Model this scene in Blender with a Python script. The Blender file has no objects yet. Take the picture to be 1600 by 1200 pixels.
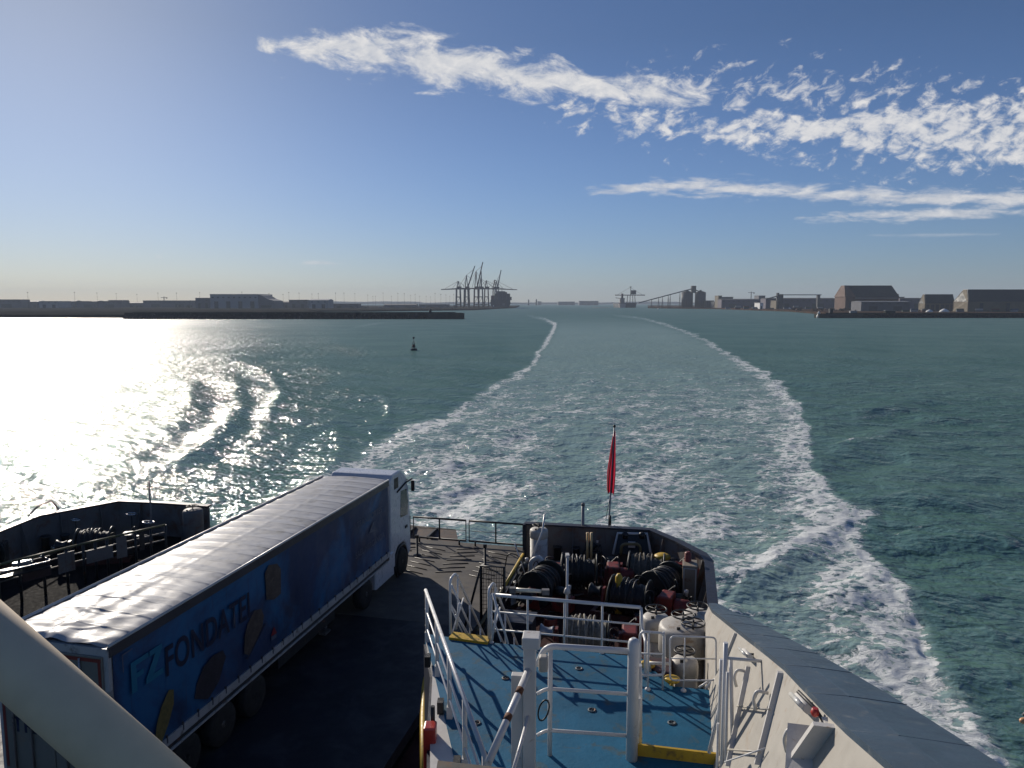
import bpy, bmesh, math, random
import numpy as np
from mathutils import Vector, Matrix
random.seed(7)
rng = np.random.default_rng(11)
R = math.radians

HAZE_D = 0.00008; HAZE_COL = (0.72, 0.83, 0.97, 1)
# ------------------------------------------------------------ camera, sky, sun
scn = bpy.context.scene
H = 18.0                      # eye height above the water (m)
FPX = 1155.0                  # focal length in photo pixels (1600 wide)
PITCH = math.atan((600-473)/FPX)
CP, SP = math.cos(PITCH), math.sin(PITCH)
cam = bpy.data.cameras.new('camera')
cam.sensor_width = 36.0; cam.lens = 36.0*FPX/1600.0
cam.clip_start = 0.05; cam.clip_end = 80000
camo = bpy.data.objects.new('camera', cam)
camo.location = (0, 0, H); camo.rotation_euler = (R(90)-PITCH, 0, 0)
scn.collection.objects.link(camo); scn.camera = camo

SUN_AZ = R(-33.2)             # left of straight ahead
SUN_EL = R(21.5)
sun = bpy.data.lights.new('sun', 'SUN'); sun.energy = 4.0; sun.angle = R(0.5); sun.color = (1.0, 0.91, 0.79)
suno = bpy.data.objects.new('sun', sun)
sdir = Vector((math.sin(SUN_AZ)*math.cos(SUN_EL), math.cos(SUN_AZ)*math.cos(SUN_EL), math.sin(SUN_EL)))
suno.rotation_euler = sdir.to_track_quat('Z', 'Y').to_euler(); suno.location = (-60, 100, 60)
scn.collection.objects.link(suno)

scn.view_settings.view_transform = 'Standard'; scn.view_settings.look = 'None'
scn.view_settings.exposure = 0.25; scn.view_settings.gamma = 1.0
scn.view_settings.use_curve_mapping = False

w = bpy.data.worlds.new('World'); scn.world = w; w.use_nodes = True
wt = w.node_tree; wt.nodes.clear()
class NT:
    """tiny node helper"""
    def __init__(s, t): s.t = t
    def n(s, typ, **kw):
        nd = s.t.nodes.new(typ)
        for k, v in kw.items():
            if k.startswith('i_'): s.put(nd.inputs[k[2:].replace('_', ' ')], v)
            else: setattr(nd, k, v)
        return nd
    def put(s, sock, v):
        if hasattr(v, 'is_output') or isinstance(v, bpy.types.NodeSocket): s.t.links.new(v, sock)
        else: sock.default_value = v
    def m(s, op, a, b=None, c=None, clamp=False):
        nd = s.t.nodes.new('ShaderNodeMath'); nd.operation = op; nd.use_clamp = clamp
        s.put(nd.inputs[0], a)
        if b is not None: s.put(nd.inputs[1], b)
        if c is not None: s.put(nd.inputs[2], c)
        return nd.outputs[0]
    def vm(s, op, a, b=None, sc=None):
        nd = s.t.nodes.new('ShaderNodeVectorMath'); nd.operation = op
        s.put(nd.inputs[0], a)
        if b is not None: s.put(nd.inputs[1], b)
        if sc is not None: s.put(nd.inputs['Scale'], sc)
        return nd.outputs[0]
    def mix(s, f, a, b, blend='MIX'):
        nd = s.t.nodes.new('ShaderNodeMix'); nd.data_type = 'RGBA'; nd.blend_type = blend
        s.put(nd.inputs[0], f); s.put(nd.inputs[6], a); s.put(nd.inputs[7], b)
        return nd.outputs[2]
    def mr(s, v, a, b, c, d, smooth=False):
        nd = s.t.nodes.new('ShaderNodeMapRange'); nd.clamp = True
        if smooth: nd.interpolation_type = 'SMOOTHSTEP'
        s.put(nd.inputs[0], v); nd.inputs[1].default_value = a; nd.inputs[2].default_value = b
        nd.inputs[3].default_value = c; nd.inputs[4].default_value = d
        return nd.outputs[0]
    def noise(s, vec, scale, detail=4, rough=0.55, dist=0.0, dims='3D'):
        nd = s.t.nodes.new('ShaderNodeTexNoise'); nd.noise_dimensions = dims
        s.put(nd.inputs['Vector'], vec); nd.inputs['Scale'].default_value = scale
        nd.inputs['Detail'].default_value = detail; nd.inputs['Roughness'].default_value = rough
        nd.inputs['Distortion'].default_value = dist
        return nd
    def sep(s, v):
        nd = s.t.nodes.new('ShaderNodeSeparateXYZ'); s.put(nd.inputs[0], v); return nd.outputs
    def comb(s, x, y, z):
        nd = s.t.nodes.new('ShaderNodeCombineXYZ')
        s.put(nd.inputs[0], x); s.put(nd.inputs[1], y); s.put(nd.inputs[2], z); return nd.outputs[0]

def uv_of(px, py):
    """photo pixel -> (x/y, z/y) of its direction; used once to say where clouds stand in the sky"""
    x = (px-800)/FPX; v = (py-600)/FPX
    return x/(CP-v*SP), (-SP-v*CP)/(CP-v*SP)

W = NT(wt)
SHO = 0.055; TINT_HI = (0.57, 0.69, 0.93, 1); TINT_LO = (0.74, 0.96, 1.46, 1)
out = wt.nodes.new('ShaderNodeOutputWorld'); bg = wt.nodes.new('ShaderNodeBackground')
sky = wt.nodes.new('ShaderNodeTexSky'); sky.sky_type = 'NISHITA'; sky.sun_disc = False
sky.sun_elevation = SUN_EL; sky.sun_rotation = SUN_AZ
sky.altitude = 0; sky.air_density = 1.0; sky.dust_density = 0.5; sky.ozone_density = 2.5
tc = wt.nodes.new('ShaderNodeTexCoord')
dx, dy, dz = W.sep(tc.outputs['Generated'])
ysafe = W.m('MAXIMUM', dy, 0.02)
U = W.m('DIVIDE', dx, ysafe); V = W.m('DIVIDE', dz, ysafe)
front = W.mr(dy, 0.1, 0.3, 0, 1)
UV = W.comb(U, V, 0)
def curve(pts, t):
    nd = wt.nodes.new('ShaderNodeFloatCurve'); c = nd.mapping.curves[0]
    pts = sorted(pts)
    while len(c.points) < len(pts): c.points.new(0.5, 0.5)
    for p, (a, b) in zip(c.points, pts): p.location = (a, b); p.handle_type = 'AUTO_CLAMPED'
    nd.mapping.update(); W.put(nd.inputs['Value'], t); return nd.outputs[0]
T = W.m('MULTIPLY_ADD', U, 1/1.8, 0.5)          # U -0.9..0.9 -> 0..1
def cloud_band(pts, n, soft, bias, k, gain=1.0):
    """pts: (px, py_top, py_bottom); a long bank between the two curves, eaten by noise n"""
    lo, hi = [], []
    for px, yt, yb in pts:
        u, vt = uv_of(px, yt); u, vb = uv_of(px, yb)
        hi.append((u/1.8+0.5, vt*2)); lo.append((u/1.8+0.5, vb*2))
    cl = curve(lo, T); ch = curve(hi, T)
    V2 = W.m('MULTIPLY', V, 2.0)
    m = W.m('MINIMUM', W.m('SUBTRACT', V2, cl), W.m('SUBTRACT', ch, V2))
    u0, u1 = uv_of(pts[0][0], 300)[0], uv_of(pts[-1][0], 300)[0]
    e = W.m('MINIMUM', W.mr(U, u0-0.004, u0+0.02, -1, 1), W.mr(U, u1-0.02, u1+0.004, 1, -1)) if pts[-1][0] < 1650 else W.mr(U, u0-0.004, u0+0.02, -1, 1)
    m = W.m('MINIMUM', W.m('DIVIDE', m, soft), e)
    m = W.m('MAXIMUM', W.m('MINIMUM', m, 1.0), -1.5)
    d = W.m('ADD', W.m('ADD', m, bias), W.m('MULTIPLY', W.m('SUBTRACT', n, 0.5), k))
    return W.m('MULTIPLY', W.mr(d, 0.0, 1.5, 0, 1, True), gain)
rot = wt.nodes.new('ShaderNodeVectorRotate'); rot.rotation_type = 'Z_AXIS'; W.put(rot.inputs['Vector'], UV); rot.inputs['Angle'].default_value = R(10)
mp = wt.nodes.new('ShaderNodeMapping'); W.put(mp.inputs['Vector'], rot.outputs[0]); mp.inputs['Scale'].default_value = (1, 2.3, 1)
n1 = W.noise(mp.outputs[0], 17, 11, 0.66, 0.25, '2D').outputs[0]
rot2 = wt.nodes.new('ShaderNodeVectorRotate'); rot2.rotation_type = 'Z_AXIS'; W.put(rot2.inputs['Vector'], UV); rot2.inputs['Angle'].default_value = R(-22)
mp2 = wt.nodes.new('ShaderNodeMapping'); W.put(mp2.inputs['Vector'], rot2.outputs[0]); mp2.inputs['Scale'].default_value = (1, 1.9, 1)
n2 = W.noise(mp2.outputs[0], 34, 6, 0.6, 0.3, '2D').outputs[0]
mp3 = wt.nodes.new('ShaderNodeMapping'); W.put(mp3.inputs['Vector'], UV); mp3.inputs['Scale'].default_value = (1, 4.5, 1)
n3 = W.noise(mp3.outputs[0], 22, 8, 0.6, 0.2, '2D').outputs[0]
nm = W.m('MULTIPLY_ADD', n2, 0.5, W.m('MULTIPLY', n1, 0.5))
bands = [
    cloud_band([(405,68,72),(450,62,82),(540,50,108),(610,44,114),(700,66,134),(800,88,146),(900,104,154),(960,118,162),(1040,132,170),(1120,150,176)], n1, 0.035, 0.40, 4.8, 0.96),
    cloud_band([(850,140,160),(900,150,188),(1000,168,214),(1120,176,226),(1200,170,232),(1300,160,248),(1400,150,258),(1500,150,262),(1600,140,266),(1700,130,270)], nm, 0.06, 0.12, 8.0, 0.92),
    cloud_band([(930,120,150),(1000,95,175),(1100,80,185),(1250,85,190),(1400,90,180),(1540,115,160)], n2, 0.08, -0.55, 6.0, 0.7),
    cloud_band([(905,296,302),(960,286,305),(1100,278,308),(1250,286,314),(1350,291,322),(1500,294,326),(1600,296,328),(1700,296,330)], n3, 0.022, 0.15, 3.4, 0.9),
    cloud_band([(1235,338,342),(1290,332,346),(1400,324,347),(1520,318,345),(1600,322,338),(1700,326,334)], n3, 0.020, 0.1, 3.2, 0.85),
    cloud_band([(1335,367,369),(1400,363,372),(1500,362,371),(1580,363,368)], n3, 0.010, -0.1, 1.4, 0.6),
    cloud_band([(455,410,413),(490,405,416),(520,408,415),(556,411,413)], n3, 0.008, -0.1, 2.0, 0.6),
    cloud_band([(224,400,402),(242,396,405),(262,400,402)], n3, 0.006, -0.1, 1.5, 0.5),
    cloud_band([(-60,370,388),(10,380,389),(40,384,386)], n3, 0.008, -0.2, 2.0, 0.4),
    cloud_band([(-100,425,450),(100,430,452),(200,436,452),(330,442,450),(520,445,449)], n3, 0.02, -0.45, 3.0, 0.35),
]
cm = bands[0]
for b in bands[1:]: cm = W.m('MAXIMUM', cm, b)
cm = W.m('MULTIPLY', cm, front)
ccol = W.mix(W.mr(nm, 0.35, 0.7, 0, 1), (6.4, 6.8, 7.6, 1), (10.6, 10.3, 10.0, 1))
# soft shoulder on the brightest part of the sky round the sun, thin cool veil low down
lum = W.vm('DOT_PRODUCT', sky.outputs[0], (0.25, 0.6, 0.15))
dotn = wt.nodes.new('ShaderNodeVectorMath'); dotn.operation = 'DOT_PRODUCT'; W.put(dotn.inputs[0], sky.outputs[0]); dotn.inputs[1].default_value = (0.25, 0.6, 0.15)
lum = dotn.outputs['Value']
shoulder = W.m('DIVIDE', 1.0, W.m('ADD', 1.0, W.m('MULTIPLY', lum, SHO)))
skyc = W.vm('SCALE', sky.outputs[0], sc=shoulder)
low = W.mr(dz, 0.0, 0.32, 1, 0)
skyc = W.mix(low, W.mix(1.0, skyc, TINT_HI, 'MULTIPLY'), W.mix(1.0, skyc, TINT_LO, 'MULTIPLY'))
col = W.mix(cm, skyc, ccol)
wt.links.new(col, bg.inputs['Color']); bg.inputs['Strength'].default_value = 0.068
wt.links.new(bg.outputs[0], out.inputs['Surface'])
# ------------------------------------------------------------ helpers
COL = scn.collection
def ray(px, py):
    x = (px-800)/FPX; v = (py-600)/FPX
    return Vector((x, CP-v*SP, -SP-v*CP))
def at(px, py, z):
    """point at height z seen at photo pixel (px,py)"""
    r = ray(px, py); t = (z-H)/r.z
    return Vector((r.x*t, r.y*t, z))
def aty(px, py, Y):
    """point at distance Y ahead seen at photo pixel"""
    r = ray(px, py); t = Y/r.y
    return Vector((r.x*t, Y, H+r.z*t))
TH = R(13.2); ST, CT = math.sin(TH), math.cos(TH)
def S(a, b, z):
    """ferry frame: a metres aft, b metres to the right, z up"""
    return Vector((a*ST+b*CT, a*CT-b*ST, z))
def tag(o, label=None, cat=None, group=None, kind=None):
    if label: o['label'] = label
    if cat: o['category'] = cat
    if group: o['group'] = group
    if kind: o['kind'] = kind
    return o
def thing(name, label, cat, loc, rotz=0.0, group=None):
    o = bpy.data.objects.new(name, None); COL.objects.link(o)
    o.location = loc; o.rotation_euler = (0, 0, rotz); o.empty_display_size = 0.3
    tag(o, label, cat, group)
    o['_m'] = [v for row in (Matrix.Translation(Vector(loc)) @ Matrix.Rotation(rotz, 4, 'Z')) for v in row]
    return o
def rootmat(o):
    while o.parent: o = o.parent
    if '_m' in o:
        m = list(o['_m']); return Matrix((m[0:4], m[4:8], m[8:12], m[12:16]))
    return Matrix.Identity(4)
class MB:
    def __init__(s): s.v = []; s.f = []; s.sm = []
    def add(s, vs, fs, smooth=False):
        o = len(s.v); s.v += [Vector(v) for v in vs]
        for f in fs: s.f.append([i+o for i in f]); s.sm.append(smooth)
        return s
    def quad(s, a, b, c, d): return s.add([a, b, c, d], [(0, 1, 2, 3)])
    def hexa(s, p):   # 8 points: bottom 4, top 4
        return s.add(p, [(3,2,1,0),(4,5,6,7),(0,1,5,4),(1,2,6,5),(2,3,7,6),(3,0,4,7)])
    def box(s, c, size, rz=0.0, M=None):
        x, y, z = size[0]/2, size[1]/2, size[2]/2
        P = [Vector((i, j, k)) for k in (-z, z) for i, j in ((-x,-y),(x,-y),(x,y),(-x,y))]
        m = Matrix.Rotation(rz, 3, 'Z')
        return s.hexa([m @ p + Vector(c) for p in P])
    def sbox(s, a0, a1, b0, b1, z0, z1, ch=0.0):
        """box in the ferry frame, optional chamfered vertical/top edges"""
        if ch <= 0:
            return s.hexa([S(a0,b0,z0),S(a0,b1,z0),S(a1,b1,z0),S(a1,b0,z0),S(a0,b0,z1),S(a0,b1,z1),S(a1,b1,z1),S(a1,b0,z1)])
        c = ch
        ring = lambda k: [(a0+k,b0),(a1-k,b0),(a1,b0+k),(a1,b1-k),(a1-k,b1),(a0+k,b1),(a0,b1-k),(a0,b0+k)]
        lo = [S(a,b,z0) for a,b in ring(c)]; hi = [S(a,b,z1-c) for a,b in ring(c)]
        tp = [S(min(max(a,a0+c),a1-c),min(max(b,b0+c),b1-c),z1) for a,b in ring(c)]
        v = lo+hi+tp; f = [tuple(range(8))[::-1], tuple(range(16,24))]
        for i in range(8):
            j = (i+1) % 8; f += [(i,j,8+j,8+i),(8+i,8+j,16+j,16+i)]
        return s.add(v, f)
    def tube(s, pts, r, n=8, closed=False, r2=None):
        pts = [Vector(p) for p in pts]
        if closed: pts = pts+[pts[0]]
        N = len(pts); vs = []; fs = []
        prev = None
        for i, p in enumerate(pts):
            if closed:
                d = (pts[(i+1) % (N-1)]-pts[i-1 if i > 0 else N-2])
            else:
                d = (pts[min(i+1, N-1)]-pts[max(i-1, 0)])
            d = d.normalized() if d.length > 1e-9 else Vector((0,0,1))
            if prev is None:
                up = Vector((0,0,1)) if abs(d.z) < 0.9 else Vector((1,0,0))
                e1 = d.cross(up).normalized()
            else:
                e1 = (prev-d*prev.dot(d)); e1 = e1.normalized() if e1.length > 1e-6 else d.orthogonal().normalized()
            prev = e1; e2 = d.cross(e1)
            rr = r if r2 is None else r+(r2-r)*i/(N-1)
            for k in range(n):
                a = 2*math.pi*k/n; vs.append(p+(e1*math.cos(a)+e2*math.sin(a))*rr)
        for i in range(N-1):
            for k in range(n):
                k2 = (k+1) % n; fs.append((i*n+k, i*n+k2, (i+1)*n+k2, (i+1)*n+k))
        o = len(s.v); s.add(vs, fs, True)
        if not closed:
            s.f.append([o+k for k in range(n)][::-1]); s.sm.append(False)
            s.f.append([o+(N-1)*n+k for k in range(n)]); s.sm.append(False)
        return s
    def lathe(s, base, prof, n=24, axis=Vector((0,0,1)), smooth=True):
        """prof: (radius, height) pairs along axis from base"""
        axis = Vector(axis).normalized(); e1 = axis.orthogonal().normalized(); e2 = axis.cross(e1)
        vs = []; fs = []
        for r, h in prof:
            for k in range(n):
                a = 2*math.pi*k/n; vs.append(Vector(base)+axis*h+(e1*math.cos(a)+e2*math.sin(a))*max(r, 1e-4))
        for i in range(len(prof)-1):
            for k in range(n):
                k2 = (k+1) % n; fs.append((i*n+k, i*n+k2, (i+1)*n+k2, (i+1)*n+k))
        o = len(s.v); s.add(vs, fs, smooth)
        s.f.append([o+k for k in range(n)][::-1]); s.sm.append(False)
        s.f.append([o+(len(prof)-1)*n+k for k in range(n)]); s.sm.append(False)
        return s
    def ring(s, c, rad, r, axis=Vector((0,0,1)), n=28, m=6):
        axis = Vector(axis).normalized(); e1 = axis.orthogonal().normalized(); e2 = axis.cross(e1)
        return s.tube([Vector(c)+(e1*math.cos(2*math.pi*k/n)+e2*math.sin(2*math.pi*k/n))*rad for k in range(n)], r, m, closed=True)
    def prism(s, poly, off):
        """poly: list of points; off: extrusion vector"""
        n = len(poly); off = Vector(off)
        vs = [Vector(p) for p in poly]+[Vector(p)+off for p in poly]
        fs = [tuple(range(n))[::-1], tuple(range(n, 2*n))]+[(i, (i+1) % n, n+(i+1) % n, n+i) for i in range(n)]
        return s.add(vs, fs)
    def build(s, name, mat, parent=None, bevel=0.0):
        M = rootmat(parent).inverted() if parent else Matrix.Identity(4)
        me = bpy.data.meshes.new(name)
        me.from_pydata([tuple(M @ v) for v in s.v], [], s.f)
        me.polygons.foreach_set('use_smooth', s.sm)
        me.materials.append(mat)
        bm = bmesh.new(); bm.from_mesh(me); bmesh.ops.recalc_face_normals(bm, faces=bm.faces); bm.to_mesh(me); bm.free()
        me.update()
        o = bpy.data.objects.new(name, me); COL.objects.link(o)
        if parent: o.parent = parent
        if bevel:
            md = o.modifiers.new('bevel', 'BEVEL'); md.width = bevel; md.segments = 2; md.limit_method = 'ANGLE'
        return o
def struct(name, mb, mat):
    o = mb.build(name, mat); o['kind'] = 'structure'; return o
def fillet(pts, r, n=5):
    """round the inner corners of a polyline"""
    pts = [Vector(p) for p in pts]; res = [pts[0]]
    for i in range(1, len(pts)-1):
        a, b, c = pts[i-1], pts[i], pts[i+1]
        d1 = (a-b).normalized(); d2 = (c-b).normalized()
        q = min(r, (a-b).length*0.45, (c-b).length*0.45)
        p1 = b+d1*q; p2 = b+d2*q
        for k in range(n+1):
            t = k/n; res.append(p1*(1-t)**2+b*2*t*(1-t)+p2*t*t)
    res.append(pts[-1]); return res
def copy_tree(o, parent=None):
    c = o.copy(); COL.objects.link(c)
    if parent: c.parent = parent
    for ch in list(o.children): copy_tree(ch, c)
    return c

# ------------------------------------------------------------ materials
def paint(name, col, rough=0.5, metal=0.0, vary=0.25, scale=1.5, dirt=None, dirt_amt=0.3, dirt_scale=4, bump=0.0, bscale=30, coat=0.0, spec=0.5, streak=None):
    m = bpy.data.materials.new(name); m.use_nodes = True; t = m.node_tree; N = NT(t)
    p = t.nodes['Principled BSDF']
    g = t.nodes.new('ShaderNodeNewGeometry'); pos = g.outputs['Position']
    n = N.noise(pos, scale, 6, 0.6).outputs[0]
    c2 = tuple(x*(1-vary) for x in col)+(1,)
    c = N.mix(N.mr(n, 0.35, 0.65, 0, 1), c2, tuple(col)+(1,))
    if dirt:
        nd = N.noise(pos, dirt_scale, 8, 0.65, 0.6).outputs[0]
        f = N.mr(nd, 0.66-dirt_amt*0.3, 0.78-dirt_amt*0.25, 0, 1)
        c = N.mix(f, c, tuple(dirt)+(1,))
    if streak:   # rust or grime run marks, drawn out downwards
        sp = N.vm('MULTIPLY', pos, (9.0, 9.0, 0.55))
        ns = N.noise(sp, 1.0, 5, 0.6).outputs[0]
        c = N.mix(N.mr(ns, 0.60, 0.74, 0, 0.75), c, tuple(streak)+(1,))
    t.links.new(c, p.inputs['Base Color'])
    rn = N.mr(N.noise(pos, scale*5, 4, 0.6).outputs[0], 0.3, 0.7, max(rough-0.1, 0.02), min(rough+0.12, 1))
    t.links.new(rn, p.inputs['Roughness']); p.inputs['Metallic'].default_value = metal
    p.inputs['Coat Weight'].default_value = coat; p.inputs['Specular IOR Level'].default_value = spec
    if bump:
        b = t.nodes.new('ShaderNodeBump'); b.inputs['Strength'].default_value = 0.6; b.inputs['Distance'].default_value = bump
        N.put(b.inputs['Height'], N.noise(pos, bscale, 5, 0.6).outputs[0]); t.links.new(b.outputs[0], p.inputs['Normal'])
    return m
RUST = (0.16, 0.06, 0.025)
QS = 1.0
# ------------------------------------------------------------ the sea
def sea_grid():
    # radii: even steps of viewing angle from 18 m up, then out to the horizon
    ys = np.arange(1700, 477.5, -1.35*QS)
    r1 = H*FPX/(ys-473.0)
    r1 = np.concatenate([np.array([3.0, 9.0]), r1])
    r2 = np.geomspace(r1[-1]*1.05, 45000, 60)
    r = np.concatenate([r1, r2])
    fine = np.arange(-50, 50.001, 0.093*QS)
    a = np.concatenate([np.arange(-180, -50, 2.0), fine, np.arange(52, 180, 2.0)])
    a = np.radians(a)
    return r, a
r_, a_ = sea_grid()
RR, AA = np.meshgrid(r_, a_, indexing='ij')
X = RR*np.sin(AA); Y = RR*np.cos(AA)
# where each water point lies in the layout plan of the wake (taken from the photograph once)
Yc = Y*CP + H*SP
dn = H*CP - Y*SP
ok = Yc > 1.0
PX = np.where(ok, 800+FPX*X/np.where(ok, Yc, 1), -9999)
PY = np.where(ok, 600+FPX*dn/np.where(ok, Yc, 1), -9999)

def polyd(pts):
    """signed distance to polyline (px, py), plus param-interpolated extras"""
    pts = np.array(pts, float)
    best = np.full(PX.shape, 1e9); sgn = np.zeros(PX.shape); ex = [np.zeros(PX.shape) for _ in range(pts.shape[1]-2)]
    tt = np.zeros(PX.shape)
    L = 0
    for i in range(len(pts)-1):
        ax, ay = pts[i, :2]; bx, by = pts[i+1, :2]
        vx, vy = bx-ax, by-ay; l2 = vx*vx+vy*vy
        t = np.clip(((PX-ax)*vx+(PY-ay)*vy)/l2, 0, 1)
        ddx = PX-(ax+t*vx); ddy = PY-(ay+t*vy); d = np.hypot(ddx, ddy)
        m = d < best
        best = np.where(m, d, best); sgn = np.where(m, np.sign(vx*ddy-vy*ddx), sgn)
        for k in range(len(ex)):
            ex[k] = np.where(m, pts[i, 2+k]*(1-t)+pts[i+1, 2+k]*t, ex[k])
        tt = np.where(m, L+t*math.sqrt(l2), tt); L += math.sqrt(l2)
    return best*sgn, ex, tt
def sm(x, a, b):
    t = np.clip((x-a)/(b-a), 0, 1); return t*t*(3-2*t)
def vnoise(x, y, seed=0, octv=4, rough=0.55):
    """smooth value noise in numpy"""
    g = np.random.default_rng(seed).random((256, 256)); tot = 0; amp = 1; s = 0
    for o in range(octv):
        xx = x*2**o+17.3*o; yy = y*2**o+5.1*o
        xi = np.floor(xx).astype(int); yi = np.floor(yy).astype(int); fx = xx-xi; fy = yy-yi
        fx = fx*fx*(3-2*fx); fy = fy*fy*(3-2*fy)
        a = g[xi % 256, yi % 256]; b = g[(xi+1) % 256, yi % 256]; c = g[xi % 256, (yi+1) % 256]; d = g[(xi+1) % 256, (yi+1) % 256]
        tot = tot+amp*(a*(1-fx)*(1-fy)+b*fx*(1-fy)+c*(1-fx)*fy+d*fx*fy); s += amp; amp *= rough
    return tot/s
near = PY > 474
wob = vnoise(X/9, Y/9, 3)-0.5
# --- right edge of the wake: (px, py, width outward, width inward, strength)
edgeR = [(960,492,2,3,.25),(1005,497,2,4,.45),(1045,508,2,4,.55),(1090,525,2.5,6,.58),(1135,550,3,10,.60),(1185,575,4,20,.64),(1225,603,5,42,.64),(1250,640,7,68,.66),
         (1262,690,9,100,.69),(1278,740,12,125,.72),(1310,790,18,140,.78),(1352,850,20,160,.82),(1395,920,22,190,.82),(1425,980,24,230,.82),(1455,1060,26,280,.82),(1510,1130,28,330,.82),(1560,1200,28,380,.82),(1640,1320,28,460,.82)]
d, ex, _ = polyd(edgeR)
PXs = d + wob*np.clip((PY-480)/5, 0, 46)
wo, wi, st = ex
# walking down the list the wake interior is on the + side or the - side
inside = PXs
fR = st*np.where(inside > 0, np.exp(-(inside/np.maximum(wi, 1))**2*1.1), np.exp(-(inside/np.maximum(wo, 1))**2*1.6))
insR = sm(inside, -6, 10)
# --- left edge
edgeL = [(825,493,3,2,.2),(852,499,4,3,.5),(868,507,4,4,.75),(860,525,5,5,.75),(843,550,5,6,.66),(828,575,5,8,.66),(780,600,6,14,.55),(742,628,7,20,.56),(690,655,10,26,.68),(640,675,12,34,.7),(590,700,14,40,.6),(540,728,18,50,.6),(480,765,20,50,.5),(420,800,20,50,.5)]
d, ex, _ = polyd(edgeL)
dL = -(d) + wob*np.clip((PY-480)/7, 0, 30)
wo, wi, st = ex
fL = st*np.where(dL > 0, np.exp(-(dL/np.maximum(wi, 1))**2), np.exp(-(dL/np.maximum(wo, 1))**2*1.4))
insL = sm(dL, -5, 10)
wake = insR*insL*sm(PY, 488, 520)*(PX > -900)
def blob(px, py, sx, sy, s, tilt=0.0):
    ca, sa = math.cos(tilt), math.sin(tilt)
    u = (PX-px)*ca+(PY-py)*sa; v = -(PX-px)*sa+(PY-py)*ca
    return s*np.exp(-((u/sx)**2+(v/sy)**2))
foam = np.maximum(fR, fL)
body = 0.45*wake*sm(PY, 500, 640)
for b in [(740,790,130,70,.80),(700,740,120,60,.66),(800,700,90,40,.62,-.4),(860,660,70,24,.42,-.55),(930,605,40,14,.36,-.7),(640,800,80,60,.6),
          (1010,760,130,60,.68),(1060,700,110,50,.56),(1010,830,160,50,.70),(1110,820,90,70,.60),(980,640,60,16,.30),(1170,640,80,60,.52),(1210,740,90,70,.6),
          (560,715,70,22,.5,-.45),(480,745,60,18,.42,-.4),(1150,900,60,60,.6)]:
    body = np.maximum(body, blob(*b)*np.clip(wake+0.5*(PX < 660), 0, 1))
# darker channels
body = body-blob(905,700,24,46,.30,.42) - blob(900,790,30,36,.26,.5) - blob(770,812,60,22,.3,-.3) - blob(1160,735,26,40,.25,-.5)
foam = np.maximum(foam, body)
# crest line that runs from the stern wave out to the edge, and its dark trough
crest = [(1120,950,6,.9),(1165,905,9,1.0),(1215,868,10,1.0),(1270,835,10,1.0),(1330,808,9,.95),(1370,800,6,.5)]
dC, ex, _ = polyd(crest)
foam = np.maximum(foam, ex[1]*np.exp(-(dC/(ex[0]*1.6))**2))
foam = foam-blob(1200,915,46,17,.95,-.35)-blob(1290,880,60,10,.25,-.4)-blob(1160,925,30,12,.5,-.3)
foam = foam*(1-blob(1330,960,30,14,.2))
# thin streaks outside the wake
for (x, y, sx, s) in [(1370,648,40,.42),(1345,690,60,.36),(1400,778,60,.34),(1420,828,50,.26),(1480,600,50,.2),(575,508,36,.25),(1470,1030,60,.2),(1520,1010,40,.22)]:
    foam = np.maximum(foam, blob(x, y, sx, 2.6, s, -0.16))
foam = np.clip(foam, 0, 1)*near
# --- heights: wind chop whose wavelength never drops below the local grid step
drow = np.gradient(r_)[:, None]*np.ones_like(AA)
Z = np.zeros_like(X)
wd = R(200)
for i in range(46):
    lam = 1.1*(1.085**i)
    th = wd+rng.normal(0, 0.62); k = 2*math.pi/lam; ph = rng.random()*6.28
    amp = 0.0042*lam**0.92*rng.uniform(0.6, 1.4)
    if lam > 14: amp *= 0.55
    fade = np.clip(lam/(2.6*drow)-0.8, 0, 1)
    Z += amp*fade*np.sin(k*(X*math.cos(th)+Y*math.sin(th))+ph+0.9*vnoise(X/(lam*3.1), Y/(lam*3.1), i, 2)*6.28)
wk = np.clip(wake, 0, 1)
# boil inside the wake
fd = np.clip(3.0/(drow+0.3)-0.2, 0, 1)
Z += (0.75*(vnoise(X/2.6, Y/2.6, 40, 4, .5)-0.5)+0.55*(vnoise(X/7, Y/7, 41, 3)-0.5))*np.clip(foam*1.2+0.2*wk, 0, 1)*fd
# diverging wave crests left (they catch the sun) and right of the wake
def ridge(pts, w, h, skew=0.0):
    w = w*1.35; h = h*0.75
    d, ex, t = polyd([(p[0], p[1]) for p in pts]); L = t.max()
    q = np.sin(np.clip(t/L, 0, 1)*math.pi)**0.7
    dd = (d+wob*6)/w
    return h*q*np.exp(-dd**2)*near
Z += ridge([(90,712),(180,690),(255,668),(297,640),(296,608),(262,582),(215,566)], 13, 0.62)
Z -= ridge([(190,700),(270,690),(330,655),(335,615),(305,585)], 11, 0.45)
Z += ridge([(215,745),(290,715),(352,672),(376,632),(366,598),(322,576)], 10, 0.55)
Z -= ridge([(330,720),(385,680),(405,630),(390,590)], 10, 0.4)
Z += ridge([(375,640),(420,650),(440,615),(425,588),(385,566),(340,556)], 6.5, 0.42)
Z += ridge([(585,668),(606,652),(608,634),(596,617),(572,606)], 6, 0.42)
Z += ridge([(420,790),(480,762),(523,728),(536,698),(526,672),(490,655)], 11, 0.5)
Z -= ridge([(400,745),(460,715),(490,680)], 12, 0.3)
Z += ridge([(1295,700),(1340,690),(1380,684),(1430,672)], 8, 0.6); Z -= ridge([(1285,735),(1350,728),(1420,712)], 14, 0.75)
Z += ridge([(1330,648),(1400,636),(1470,625)], 6, 0.6); Z -= ridge([(1290,672),(1370,660),(1440,650)], 9, 0.7)
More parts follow.
